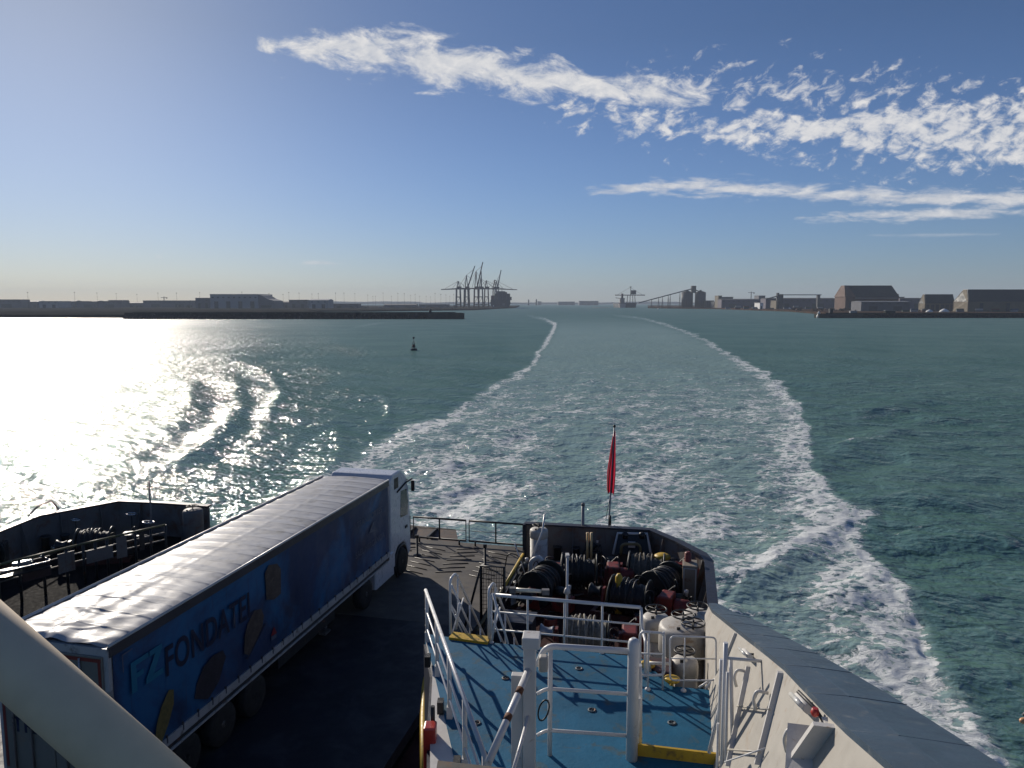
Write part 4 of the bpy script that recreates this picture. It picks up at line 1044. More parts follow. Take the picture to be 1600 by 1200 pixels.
def face(px, py):
    """(a, f) on the wall face seen at a photo pixel"""
    r = ray(px, py); best = None
    k = r.x*CT-r.y*ST
    for i in range(len(aa)-1):
        pass
    t_ = 8.0
    for it in range(80):
        p = r*t_; a = p.x*ST+p.y*CT; b, z = interp(tops, a)
        zz_ = H+p.z; f = (zz_-UP)/(z-UP) if z > UP else 0
        bw = 0.555+(b-0.555)*max(f, 0)
        cur = p.x*CT-p.y*ST
        t_ = t_*(0.6+0.4*bw/cur) if cur > 0.05 else t_*1.2
    return a, f
WALLFACE = face
for (x0,y0,x1,y1,w_,dp) in ((1153,990,1135,1035,0.03,0.06),(1174,1042,1142,1198,0.05,0.07),(1226,1052,1190,1196,0.05,0.08),(1313,1125,1262,1200,0.07,0.20)):
    A = face(x0, y0); B = face(x1, y1)
    rib((A[0], min(A[1], 0.97)), (B[0], max(B[1], 0.0)), w_, dp)
for (x0,y0,x1,y1) in ((1160,1104,1212,1110),(1146,1172,1196,1176)):
    A = face(x0, y0); B = face(x1, y1); m = MB(); m.tube([wp(A[0],A[1],0.07), wp(B[0],B[1],0.07)], 0.014, 6); m.build('conduit', M_wall, wall)
m = MB(); A = face(1203,1170); B = face(1172,1196); m.tube([wp(A[0],A[1],0.05), wp(B[0],B[1],0.3)], 0.01, 6); m.build('wire', M_rail, wall)
A = face(1195,1148)
for (x, y) in ((1167,1060),(1200,1095),(1253,1158)):
    A = face(x, y); P = wp(A[0], A[1]); inn = Vector((-CT, ST, 0)); up_ = Vector((0,0,1))
    t = thing('hook', {1167:'small white hook on the cream bulwark beside the ladder rails', 1200:'white curved hook between the two long stiffeners of the cream bulwark', 1253:'white curved hook on the cream bulwark left of the big bracket'}[x], 'hook', P, 0, 'white hooks on the cream bulwark')
    m = MB(); m.tube(fillet([P+up_*0.10, P+inn*0.14+up_*0.12, P+inn*0.18, P+inn*0.14-up_*0.14], 0.05), 0.022, 8); m.build('curved_bar', M_white, t)
    m = MB(); m.box(P+inn*0.02-up_*0.16, (0.06,0.08,0.06), -TH); m.build('base', M_wall, t)
# deck lamps on the wall top
def floodlight(px0, py0, px1, py1, label, big):
    A = face(px0, py0); B = face(px1, py1); P0 = wp(A[0], min(A[1], 1.0), 0.10); P1 = wp(B[0], min(B[1], 1.0), 0.10)
    t = thing('deck_lamp', label, 'lamp', P0, 0, 'white tube lamps under the bulwark top')
    r = 0.055 if big else 0.04
    m = MB(); m.tube([P0, P1], r, 10); m.build('housing', M_white, t)
    m = MB(); m.tube([P0+Vector((-0.07,0.02,0.03)), P1+Vector((-0.07,0.02,0.03))], r*0.5, 8); m.build('tube', paint('lamp_tube', (0.75,0.74,0.7), 0.2), t)
    m = MB(); mid_ = P0.lerp(P1, 0.5); m.tube([mid_, mid_+S(0,0.25,0.02)], 0.015, 6); m.build('bracket', M_dark, t)
floodlight(1173, 1018, 1184, 1028, 'small white lamp just under the bulwark top near the tie bar', False)
floodlight(1262, 1092, 1280, 1110, 'larger white lamp with clips under the bulwark top near the big bracket', True)
# clutter by the large bracket
A = face(1290,1120); P = wp(A[0], A[1], 0.08)
t = thing('lashing_gear', 'small heap of lashing gear with red handle on the big bracket of the cream bulwark', 'gear', P)
m = MB(); m.tube([P+Vector((-.1,.25,.12)), P+Vector((0,.05,0.05)), P+Vector((.05,-.2,-0.05))], 0.02, 6); m.build('rod', M_dark, t)
m = MB(); m.lathe(P+Vector((-.02,0,0)), [(0.03,0),(0.045,0.03),(0.03,0.08)], 10); m.build('handle', M_firered, t)
m = MB(); m.box(P+Vector((0.04,-0.12,0)), (0.05,0.12,0.05)); m.build('block', M_white, t)
A = face(1275,1180); P = wp(A[0], A[1])
t = thing('corner_bracket', 'white angled plate bracket low on the cream bulwark', 'bracket', P)
inn = Vector((-CT, ST, 0)); al = Vector((ST,CT,0))
m = MB(); m.prism([P+al*0.35+Vector((0,0,.05)), P+al*0.35+inn*0.22+Vector((0,0,0.05)), P-al*0.15+inn*0.3-Vector((0,0,.2)), P-al*0.35+inn*0.05-Vector((0,0,.25))], (0,0,0.05)); m.build('plate', M_white, t)
m = MB(); m.tube([P+al*0.1+inn*0.1, P-al*0.2+inn*0.16-Vector((0,0,.3)), P-al*0.5+inn*0.12-Vector((0,0,.35))], 0.03, 6); m.build('channel', M_wall, t)

# ------------------------------------------------------------ red fire box, yellow ladder, dark ledge
p = at(672,1132,11.62)
fb_ = thing('fire_box', 'red fire hose box on the side of the deckhouse at the bottom edge', 'box', V3(p, 10.1))
m = MB(); m.box((p.x+0.0, p.y, 10.86), (0.19,0.24,1.52)); m.build('body', M_firered, fb_, bevel=0.025)
m = MB(); m.box((p.x+0.13, p.y-0.08, 11.0), (0.05,0.12,0.5)); m.build('latch_plate', M_white, fb_)
m = MB(); m.tube([(p.x+0.02, p.y+0.2, 11.3), (p.x+0.02, p.y+0.2, 11.8)], 0.035, 8); m.build('nozzle', M_black, fb_)
yl = thing('yellow_guard', 'curved yellow kerb guard below the left edge of the blue deck', 'guard', at(668,1100,9.0))
m = MB(); m.tube(fillet([at(676,1030,9.2), at(664,1065,9.2), at(661,1120,9.2), at(662,1230,9.2)], 0.4), 0.07, 8); m.build('tube', M_yellow, yl)
m = MB()
for k in range(6): m.tube([at(664+1.5*k, 1060+9*k, 9.2), at(676+1.0*k, 1056+9*k, 9.2)], 0.03, 6)
m.build('rungs', M_white, yl)
l0 = at(684,1188,13.0); l1 = at(850,1207,13.0)
mb = MB(); mb.hexa([l0+Vector((0,-1.2,-.3)), l1+Vector((0,-1.2,-.3)), l1+Vector((0,0,-.3)), l0+Vector((0,0,-.3)), l0+Vector((0,-1.2,0)), l1+Vector((0,-1.2,0)), l1, l0])
tag(mb.build('ledge', paint('ledge_grey', (0.09,0.085,0.075), 0.7, vary=0.4, dirt=(0.12,0.07,0.04), dirt_amt=0.5)), 'dark grey weathered ledge at the bottom edge below the blue deck rails', 'ledge')

# ------------------------------------------------------------ blurred near pole in the lower left corner
A_ = ray(-140, 890)*2.2; B_ = ray(290, 1270)*2.2
pole = thing('near_handrail', 'thick pale grey pipe crossing the bottom left corner close to the viewer', 'handrail', B_+Vector((0,0,H)))
m = MB(); m.tube([Vector((0,0,H))+A_+(A_-B_)*0.4, Vector((0,0,H))+B_+(B_-A_)*0.3], 0.092, 40); m.build('pipe', paint('pipe_grey', (0.62,0.50,0.36), 0.7, vary=0.12, scale=6), pole)

# welds on the cream plate, deck sockets and a scupper
for a in (12.6, 10.9, 9.6, 7.1, 5.6):
    m = MB(); m.tube([wp(a, f, 0.0) for f in (0, 0.25, 0.5, 0.75, 0.98)], 0.006, 5); m.build('weld_seam', M_wall, wall)
m = MB(); m.tube([wp(a, 0.42 if a > 6 else 0.40, 0.0) for a in (13.5, 11, 9, 7, 5, 4)], 0.006, 5); m.build('weld_seam', M_wall, wall)
for i, (px, py, lab) in enumerate([(790,1060,'round deck socket left of the square post near the far rail'),(745,1130,'round deck socket beside the left guard rail'),(925,1110,'round deck socket inside the pipe gate'),(1050,1130,'round deck socket between yellow toe plate and ventilators'),(905,1045,'round deck socket just inside the far guard rail')]):
    p = at(px, py, UP); t = thing('deck_socket', lab, 'deck fitting', p, 0, 'round sockets let into the blue deck')
    m = MB(); m.lathe(p, [(0.07,0),(0.07,0.012),(0.055,0.018),(0.045,0.018),(0.045,0.006),(0,0.006)], 18); m.build('rim', paint('socket_rim', (0.03,0.07,0.10), 0.6, dirt=RUST, dirt_amt=0.5, dirt_scale=12) if i == 0 else bpy.data.materials['socket_rim'], t)
    m = MB(); m.box(p+Vector((0,0,0.012)), (0.09,0.014,0.01), 0.6*i); m.build('bar', M_black, t)

t = thing('diagonal_bar', 'white slanting bar between ventilators and the cream bulwark', 'brace', at(1104,1076,UP))
m = MB(); m.tube([at(1103,1076,UP), aty(1166,998,12.6)], 0.026, 8); m.tube([at(1092,1074,UP), at(1103,1076,UP)+Vector((0.1,0.1,0.1))], 0.018, 6); m.build('bar', M_rail, t)
# ------------------------------------------------------------ mooring winches
BV = Vector((CT, -ST, 0)); AV = Vector((ST, CT, 0)); UPV = Vector((0,0,1))
def winch(label, p, rope=True, rot=0.0):
    t = thing('mooring_winch', label, 'winch', p, -TH+rot, 'mooring winches behind the stern bulwark')
    X_ = Vector((math.cos(-TH+rot), math.sin(-TH+rot), 0)); Y_ = Vector((-X_.y, X_.x, 0)); O = Vector(p)
    c = lambda x, y, z: O+X_*x+Y_*y+UPV*z
    bx = lambda m, x0,x1,y0,y1,z0,z1: m.hexa([c(x0,y0,z0),c(x1,y0,z0),c(x1,y1,z0),c(x0,y1,z0),c(x0,y0,z1),c(x1,y0,z1),c(x1,y1,z1),c(x0,y1,z1)])
    m = MB(); bx(m,-1.5,1.6,-0.55,-0.4,0,0.3); bx(m,-1.5,1.6,0.4,0.55,0,0.3); bx(m,-1.5,-1.35,-0.4,0.4,0.0,0.28); bx(m,1.4,1.6,-0.4,0.4,0,0.28); m.build('base_frame', M_redox, t)
    for x in (-0.78, 0.72):
        m = MB(); m.lathe(c(x,0,0.95), [(0.72,0),(0.76,0.02),(0.76,0.06),(0.72,0.08)], 32, X_); m.ring(c(x+0.04,0,0.95), 0.74, 0.035, X_); m.build('flange', M_green, t)
    prof = []
    n_ = 26
    for k in range(n_):
        x = 1.36*k/n_; rr = 0.56+0.03*math.sin(k*1.3)+(0.04 if k < n_*0.6 else -0.06)
        prof += [(rr-0.025, x), (rr+0.025, x+0.013), (rr+0.025, x+0.038)]
    m = MB(); m.lathe(c(-0.68,0,0.95), prof, 28, X_); dr = m.build('rope_drum', M_rope if rope else M_dark, t)
    m = MB()
    for k in range(5): m.ring(c(-0.45+0.17*k,-0.02,0.98+0.02*(k%2)), 0.64+0.02*(k%3), 0.036, X_+Y_*0.12*(k%3-1), 26, 6)
    m.build('loose_turns', M_rope if rope else M_dark, dr)
    for x in (-1.15, 1.1):
        m = MB(); m.prism([c(x,-0.35,0.28), c(x,0.35,0.28), c(x,0.14,1.15), c(x,-0.14,1.15)], X_*0.1); m.build('bearing_stand', M_red, t)
    m = MB(); bx(m,1.2,1.75,-0.42,0.42,0.3,1.32); g_ = m.build('gearbox', M_red, t, bevel=0.07)
    m = MB(); m.lathe(c(1.76,0,0.85), [(0.30,0),(0.32,0.05),(0.32,0.55),(0.26,0.62),(0.1,0.64)], 20, X_); m.build('motor', M_red, t)
    m = MB(); m.lathe(c(-1.2,0,0.95), [(0.26,-0.5),(0.30,-0.46),(0.19,-0.34),(0.17,-0.2),(0.22,-0.06),(0.24,0)], 20, X_); m.build('warping_head', M_chrome, t)
    m = MB(); m.tube([c(0.95,-0.5,0.3), c(0.95,-0.62,1.35)], 0.025, 6); m.ring(c(0.95,-0.63,1.4), 0.17, 0.014, (0.2,-1,0.3), 18, 5); m.build('brake_lever', M_dark, t)
    m = MB(); m.tube([c(-0.8,-0.4,0.3), c(-0.82,-0.74,0.7), c(-0.8,-0.5,1.3), c(-0.75,0.0,1.72)], 0.03, 6); m.build('brake_band', M_dark, t)
    m = MB(); m.tube(fillet([c(1.3,0.5,0.05), c(1.3,0.55,1.1), c(1.7,0.55,1.5), c(1.7,0.2,1.5)], 0.15), 0.03, 6); m.tube(fillet([c(0.2,0.5,0.05), c(0.2,0.85,0.1), c(1.3,0.85,0.1)], 0.1), 0.025, 6); m.build('hydraulic_pipe', M_dark, t)
    return t
def wpos(px, py, z=MOOR+0.95):
    p = at(px, py, z); return V3(p, MOOR)
w1 = winch('mooring winch with brown rope drum standing before the white framed fairlead', wpos(1010,884))
def winch_copy(label, p, rot, dark=False):
    o = copy_tree(w1); o.location = p; o.scale = (0.84, 0.84, 0.84); o.rotation_euler = (0,0,-TH+rot); o['label'] = label
    if dark:
        for ch in o.children_recursive:
            if ch.name.split('.')[0] in ('rope_drum', 'loose_turns', 'warping_head'): ch.material_slots[0].link = 'OBJECT'; ch.material_slots[0].material = M_dark
            if ch.name.split('.')[0] in ('gearbox', 'motor', 'bearing_stand') and dark == 2: ch.material_slots[0].link = 'OBJECT'; ch.material_slots[0].material = M_dark
    return o
winch_copy('mooring winch behind the thin pole, left of the yellow post', wpos(905,886), 0.12, True)
winch_copy('mooring winch nearest the rusty ventilator at the yellow rail', wpos(848,905), 1.35, True)
_n = winch_copy('nearest mooring winch, big cream rope coil right behind the guard rail', wpos(918,985), 0.06)
for ch in _n.children_recursive:
    if ch.name.split('.')[0] in ('rope_drum', 'loose_turns'): ch.material_slots[0].link = 'OBJECT'; ch.material_slots[0].material = M_rope2
winch_copy('mooring winch with red gearbox in the middle of the deck, above the rope coil', wpos(985,925), -0.2, True)
winch_copy('mooring winch tight against the curved right bulwark, behind the ventilators', wpos(1036,906), 1.1, True)
winch_copy('dark winch on the far mooring deck beyond the catwalk', Vector((-17.2, 29.6, MOOR)), 0.5, 2)
winch_copy('dark winch at the far left on the mooring deck beyond the catwalk', Vector((-20.6, 27.6, MOOR)), 1.9, 2)
w1.scale = (0.84, 0.84, 0.84)
# bollards and roller fairleads
def bollard(p, label, grp='double bollards on the mooring decks', rot=0.0):
    t = thing('bollard', label, 'bollard', p, rot, grp); X_ = Vector((math.cos(rot), math.sin(rot), 0))
    m = MB(); m.box(Vector(p)+UPV*0.05, (1.2,0.5,0.1), rot); m.build('base', M_dark, t)
    for s in (-1, 1):
        m = MB(); m.lathe(Vector(p)+X_*0.38*s+UPV*0.1, [(0.16,0),(0.155,0.5),(0.20,0.52),(0.20,0.58),(0.16,0.60),(0,0.61)], 18); m.build('barrel', M_dark, t)
    return t
bollard(wpos(885,868,MOOR+.3), 'double bollard at the foot of the stern bulwark by the pole', rot=-TH)
bollard(wpos(1052,880,MOOR+.3), 'double bollard in the rounded corner of the stern bulwark', rot=-0.8)
bollard(wpos(800,930,MOOR+.3), 'double bollard beside the yellow rail of the winch deck', rot=0.9)
bollard(V3(at(88,860,MOOR), MOOR), 'double bollard on the far mooring deck, left one beyond the catwalk', rot=0.3)
bollard(V3(at(225,832,MOOR), MOOR), 'double bollard on the far mooring deck below the thin pole', rot=0.1)
# white framed fairlead on the stern bulwark
fl = thing('fairlead', 'dark fairlead opening in a white frame on the stern bulwark', 'fairlead', V3(at(987,865,MOOR), MOOR))
c0, c1, c2, c3 = on_a(965,833,29.25), on_a(1011,834,29.25), on_a(1017,866,28.8), on_a(958,866,28.8)
m = MB(); m.tube([c3, c0, c1, c2], 0.055, 6); m.build('frame', M_white, fl)
m = MB(); m.prism([c0, c1, c2, c3], AV*0.05); m.build('opening', M_black, fl)
m = MB(); m.tube(fillet([on_a(970,866,28.7), on_a(971,850,28.7), on_a(1000,850,28.7), on_a(1001,866,28.7)], 0.3), 0.06, 8); m.build('hoop', paint('dull_yellow', (0.20,0.16,0.07), 0.6), fl)
m = MB(); m.box(on_a(987,851,28.9), (0.28,0.1,0.22), -TH); m.build('label_plate', M_white, fl)
for px in (977, 1003):
    m = MB(); m.lathe(on_a(px,836,29.2)-UPV*0.12, [(0.12,0),(0.12,0.2),(0.05,0.24)], 12); m.build('roller', M_black, fl)
# life ring and yellow cap on the curved bulwark
p = on_b(1053,873,0.86)
lrg = thing('lifebuoy', 'white lifebuoy hanging on the curved right end of the stern bulwark', 'lifebuoy', p)
m = MB(); m.ring(p-BV*0.15, 0.26, 0.085, BV+AV*-0.9, 28, 8); m.build('ring', paint('buoy_white', (0.7,0.7,0.68), 0.4), lrg)
p = at(1035,869,8.6); yc = thing('yellow_vent', 'yellow capped vent next to the lifebuoy', 'vent', V3(p, MOOR))
m = MB(); m.lathe(V3(p, MOOR), [(0.09,0),(0.09,1.15)], 10); m.build('pipe', M_dark, yc)
m = MB(); m.lathe(V3(p, MOOR+1.15), [(0.26,0),(0.30,0.04),(0.30,0.12),(0.2,0.18),(0,0.2)], 18); m.build('cap', M_yellow, yc)
# control locker at the right
p = on_b(1078,885,0.35); ck = thing('control_locker', 'worn cream control locker with white door frame against the right bulwark', 'locker', V3(p, MOOR))
m = MB(); m.box((p.x,p.y,MOOR+0.8), (0.5,0.7,1.6), -TH); m.build('cabinet', paint('locker_cream', (0.26,0.22,0.17), 0.6, dirt=RUST, dirt_amt=0.4), ck, bevel=0.02)
m = MB(); q = Vector((p.x,p.y,0))-AV*0.36; m.tube([V3(q-BV*0.2, MOOR+1.5), V3(q-BV*0.2, MOOR+0.2), V3(q+BV*0.2, MOOR+0.2), V3(q+BV*0.2, MOOR+1.5)], 0.02, 6, closed=True); m.build('door_frame', M_white, ck)
rpv = thing('red_pillar', 'red vertical hydrant pipe in front of the cream locker', 'hydrant', V3(at(1073,945,MOOR), MOOR))
p = V3(at(1073,945,MOOR), MOOR)
m = MB(); m.lathe(p, [(0.12,0),(0.12,1.9),(0.06,1.95)], 14); m.build('pipe', M_red, rpv)
m = MB(); m.tube([p+UPV*1.2, p+UPV*1.2-AV*0.25], 0.05, 8); m.ring(p+UPV*1.2-AV*0.3, 0.13, 0.02, AV, 16, 6); m.build('valve_wheel', M_red, rpv)
# yellow post, thin white pole with lamp, instrument pole
p = V3(at(966,968,MOOR), MOOR); yp = thing('yellow_post', 'worn yellow pipe post standing between the red winches', 'post', p)
m = MB(); m.lathe(p, [(0.13,0),(0.12,1.5),(0.06,1.6),(0,1.6)], 14); m.build('pipe', M_yellow, yp)
m = MB(); m.lathe(p, [(0.2,0),(0.2,0.05),(0.13,0.06)], 14); m.build('foot', M_yellow, yp)
p = at(886,938,UP-2.0); pt_ = up_to(p, 870)
wpq = thing('lamp_pole', 'thin white pole rising above the middle of the guard rail', 'pole', V3(p, MOOR))
m = MB(); m.tube([V3(p, MOOR), pt_], 0.035, 8); m.build('pole', M_rail, wpq)
m = MB(); m.box(pt_+UPV*0.04, (0.10,0.22,0.08)); m.build('lamp_head', M_white, wpq)
m = MB(); m.lathe(V3(p, zat(p, 928)), [(0.06,0),(0.10,0.03),(0.08,0.14),(0.03,0.2)], 12); m.build('clamp', M_white, wpq)
# lit looking tube lamp on the guard rail
a_ = aty(805,921,13.75); b_ = aty(846,924,13.72)
tl = thing('deck_lamp', 'long cream tube lamp fixed on the guard rail over the winches', 'lamp', a_)
m = MB(); m.tube([a_, b_], 0.035, 10); m.build('tube', paint('tube_cream', (0.85,0.78,0.62), 0.25), tl)
m = MB(); m.box(a_+Vector((-.05,0,-.01)), (0.12,0.1,0.1)); m.box(b_+Vector((.08,0,-.01)), (0.14,0.1,0.1)); m.box(a_.lerp(b_,0.5)+Vector((0,0.06,-0.04)), (0.5,0.04,0.05)); m.build('holder', M_bulk, tl)
# twin uprights with a sun glint painted on, and pole on the stern bulwark
for (x, lab) in ((918,'left of the two short uprights coloured with a sun glint on the stern bulwark'),(924,'right of the two short uprights coloured with a sun glint on the stern bulwark')):
    p = on_a(x, 848, 28.6); u_ = thing('short_upright', lab, 'upright', V3(p, 8.0), 0, 'pair of short uprights')
    q = on_a(x, 832, 28.6); m = MB(); m.tube([V3(p, MOOR), q], 0.05, 8); m.build('tube', paint('upright_sun_glint', (0.75,0.50,0.22), 0.3), u_)
    m = MB(); m.lathe(V3(p, MOOR), [(0.1,0),(0.1,0.03),(0.05,0.04)], 10); m.build('foot', M_dark, u_)
p = on_a(911, 826, 29.5); q = on_a(911, 790, 29.5)
gp = thing('grey_mast', 'short grey mast on the stern bulwark left of the ensign staff', 'mast', p)
m = MB(); m.tube([V3(p, MOOR), q], 0.065, 10); m.build('tube', paint('mast_grey', (0.28,0.28,0.29), 0.4), gp)
m = MB(); m.lathe(q, [(0.08,0),(0.08,0.08),(0.03,0.12)], 10); m.build('top_cap', M_bulk, gp)
# ensign staff with limp red flag
p = on_a(951, 824, 29.75); q = on_a(960, 668, 29.75+0.5)
es = thing('ensign_staff', 'tall thin flagstaff leaning aft from the stern bulwark', 'flagstaff', p)
m = MB(); m.tube([V3(p, MOOR), p, q], 0.05, 8, r2=0.028); m.build('staff', paint('staff_grey', (0.3,0.3,0.31), 0.4), es)
m = MB(); m.lathe(q, [(0.03,0),(0.06,0.03),(0.05,0.10),(0,0.12)], 10); m.build('truck_cap', M_dark, es)
m = MB(); m.tube([p+UPV*0.35-BV*0.12, p.lerp(q, 0.28)-BV*0.03], 0.012, 5); m.tube([p+UPV*0.1+BV*0.06, p+UPV*0.5+BV*0.05], 0.05, 8); m.build('cleat', M_black, es)
fg_ = thing('ensign', 'limp dark red flag hanging in narrow folds from the flagstaff', 'flag', p.lerp(q, 0.5))
st0 = p.lerp(q, 0.97); st1 = p.lerp(q, 0.36)
vs = []; fs = []; nu, nv = 26, 30
for j in range(nv+1):
    v = j/nv; base = st0.lerp(st1, v); wdt = 0.07+0.50*min(1, v*1.5)**0.8*(1-0.25*max(0, v-.75)*4*0.4)
    if v > 0.97: wdt *= 0.92
    for i in range(nu+1):
        u = i/nu; 
        vs.append(base+BV*(u*wdt*0.62-wdt*0.38+0.02)+AV*(0.09*math.sin(u*15+v*1.5)*(0.3+v))+Vector((0,0,-0.12*u*v-0.05*math.sin(u*8)*v)))
for j in range(nv):
    for i in range(nu): k = j*(nu+1)+i; fs.append((k, k+1, k+nu+2, k+nu+1))
m = MB(); m.add(vs, fs, True)
M_flag = paint('flag_red', (0.38,0.02,0.04), 0.75, vary=0.3, scale=5)
_t = M_flag.node_tree; _tr = _t.nodes.new('ShaderNodeBsdfTranslucent'); _tr.inputs[0].default_value = (0.5, 0.03, 0.06, 1)
_mx = _t.nodes.new('ShaderNodeMixShader'); _mx.inputs[0].default_value = 0.5
_t.links.new(_t.nodes['Principled BSDF'].outputs[0], _mx.inputs[1]); _t.links.new(_tr.outputs[0], _mx.inputs[2])
_t.links.new(_mx.outputs[0], _t.nodes['Material Output'].inputs['Surface'])
fo_ = m.build('cloth', M_flag, fg_); 
m = MB(); 
for k in (4, 5): pass
vs2 = [vs[j*(nu+1)+i]+AV*-0.02 for j in range(20, nv+1) for i in (13,14,15,16)]
m.add(vs2, [(r*4+c_, r*4+c_+1, (r+1)*4+c_+1, (r+1)*4+c_) for r in range(nv-20) for c_ in range(3)], True)
m.build('pale_stripe', paint('flag_pale', (0.55,0.28,0.30), 0.75), fg_)
# yellow edge rail of the winch deck, black gate frame
yr = thing('edge_rail', 'yellow topped rail between vehicle deck and winch deck', 'railing', S(25,-6.2,DECK))
Y0 = at(817,866,8.75); Y1 = at(787,918,8.75); Y2 = at(745,985,8.75)
m = MB(); m.tube([Y0, Y1], 0.05, 8); m.build('top_rail', M_yellow, yr)
m = MB(); m.tube([Y1, Y2], 0.045, 8); m.build('top_rail', paint('yellow_dark', (0.10,0.085,0.04), 0.6), yr)  # nearer length of the rail in a darker yellow
for d_ in (0.35, 0.65):
    m = MB(); m.tube([Y0-UPV*d_, Y2-UPV*d_], 0.022, 6); m.build('middle_rail', M_dark, yr)
for k in range(7):
    q = Y0.lerp(Y2, k/6); m = MB(); m.tube([V3(q, MOOR), q], 0.035, 6); m.build('post', M_dark, yr)
g1 = V3(at(752,985,DECK), DECK); g2 = V3(at(788,985,DECK), DECK)
bg_ = thing('black_gate', 'black framed mesh gate standing where the stair reaches the vehicle deck', 'gate', g1)
zt_ = zat(g1, 884)
m = MB(); m.tube([V3(g1, DECK), V3(g1, zt_), V3(g2, zt_-0.05), V3(g2, DECK)], 0.05, 6); m.tube([V3(g1, zt_)-UPV*0.0, V3(g1-BV*0.55, DECK)], 0.04, 6); m.build('frame', M_black, bg_)
m = MB()
for k in range(1, 9): q = g1.lerp(g2, k/9); m.tube([V3(q, DECK+.6), V3(q, zt_-.05)], 0.008, 4)
for k in range(1, 12): z_ = DECK+.6+(zt_-DECK-.65)*k/12; m.tube([V3(g1, z_), V3(g2, z_)], 0.008, 4)
m.build('mesh', M_dark, bg_)
nl = thing('navy_locker', 'navy locker under the guard rail left end, beside the stair', 'locker', V3(at(800,985,MOOR), MOOR))
p = V3(at(806,975,MOOR+1), MOOR); m = MB(); m.box(p+UPV*0.6, (1.1,0.8,1.2), -TH); m.build('body', M_navy, nl, bevel=0.03)
m = MB(); m.box(p+UPV*1.22, (1.16,0.86,0.05), -TH); m.build('lid', M_navy, nl)
# tall cream cowl pipe
p = V3(at(829,930,MOOR), MOOR); cw = thing('cowl_pipe', 'curved white cowl pipe with stays left of the winches', 'pipe', p)
m = MB(); m.tube(fillet([p, p+UPV*1.3, p+UPV*1.5+BV*0.35, p+UPV*1.1+BV*0.5], 0.3), 0.09, 10); m.build('pipe', M_white, cw)
m = MB(); m.tube([p+UPV*1.3, p+UPV*2.3+BV*0.35+AV*0.4, p+UPV*2.9+BV*0.4+AV*0.6], 0.035, 6); m.tube([p+UPV*0.2, p+UPV*1.9-BV*0.6], 0.02, 6); m.build('stay', M_rail, cw)

# loose wet hoses, shackles and drums that fill the winch deck
for i, (px, py, r, h, mt, lab) in enumerate([(875,880,.24,.9,M_green,'green oil drum behind the white lamp pole'),(955,872,.22,.8,M_dark,'dark drum left of the white framed fairlead'),
        (1000,960,.20,.55,M_red,'small red drum right of the yellow post'),(860,965,.22,.5,M_red,'red can beside the navy locker'),(1045,935,.2,.6,M_green,'green can by the narrow ventilator')]):
    p = V3(at(px, py, MOOR+h), MOOR); t = thing('drum', lab, 'drum', p, 0, 'small drums on the winch deck')
    m = MB(); m.lathe(p, [(r*.95,0),(r,0.03),(r,h*.33),(r*1.04,h*.35),(r,h*.37),(r,h*.66),(r*1.04,h*.68),(r,h*.70),(r,h-.02),(r*.95,h)], 20); m.build('shell', mt, t)
    m = MB(); m.lathe(p+UPV*h, [(r*.9,0),(r*.9,.015),(0,.016)], 20); m.build('lid', M_dark, t)
for i, (px, py, lab) in enumerate([(895,925,'coil of pale rope left on deck behind the middle of the guard rail'),(1010,905,'coil of rope below the brown rope drum'),(835,950,'coil of rope by the white cowl pipe')]):
    p = V3(at(px, py, MOOR), MOOR+0.03); t = thing('rope_coil', lab, 'rope', p, 0, 'rope coils on the winch deck')
    pts = [p+Vector((math.cos(k*0.35), math.sin(k*0.35), 0))*(0.18+0.0045*k)+UPV*(0.03+0.05*((k//18) % 3)) for k in range(90)]
    m = MB(); m.tube(pts, 0.03, 6); m.build('rope', M_rope, t)

# more machinery between the winches
def pump_unit(px, py, label, rot, mt):
    p = wpos(px, py, MOOR+0.5); t = thing('pump_unit', label, 'pump', p, 0, 'hydraulic pump units between the winches')
    X_ = Vector((math.cos(rot), math.sin(rot), 0)); Y_ = Vector((-X_.y, X_.x, 0))
    m = MB(); m.box(p+UPV*0.32, (0.7,0.5,0.5), rot); m.build('tank', mt, t, bevel=0.04)
    m = MB(); m.lathe(p+UPV*0.74-X_*0.28, [(0.10,0),(0.16,0.03),(0.16,0.38),(0.10,0.42),(0.05,0.55)], 16, X_); m.build('motor', M_green, t)
    m = MB(); m.tube(fillet([p+UPV*0.6+Y_*0.2, p+UPV*1.15+Y_*0.22, p+UPV*1.2+Y_*0.7, p+UPV*0.1+Y_*0.9], 0.2), 0.022, 6); m.tube(fillet([p+UPV*0.6-Y_*0.2+X_*.2, p+UPV*1.0-Y_*0.35+X_*.3, p+UPV*0.05-Y_*0.7+X_*.4], 0.2), 0.022, 6); m.build('hose', M_black, t)
    m = MB(); m.lathe(p+UPV*0.58+X_*0.22, [(0.05,0),(0.05,0.3),(0.07,0.32),(0.07,0.42),(0,0.43)], 12); m.build('filter', M_white, t)
pump_unit(952, 905, 'red hydraulic pump unit at the yellow post', 0.3, M_red)
pump_unit(880, 935, 'hydraulic pump unit right behind the lamp pole', -0.5, M_red)
pump_unit(1020, 935, 'hydraulic pump unit left of the narrow ventilator', 0.9, M_red)
pump_unit(1062, 945, 'hydraulic pump unit near the red hydrant', 0.1, M_redox)
pump_unit(925, 862, 'dark hydraulic pump unit under the stern bulwark', 0.0, M_dark)
pump_unit(820, 895, 'dark hydraulic pump unit beside the yellow rail', 1.2, M_dark)
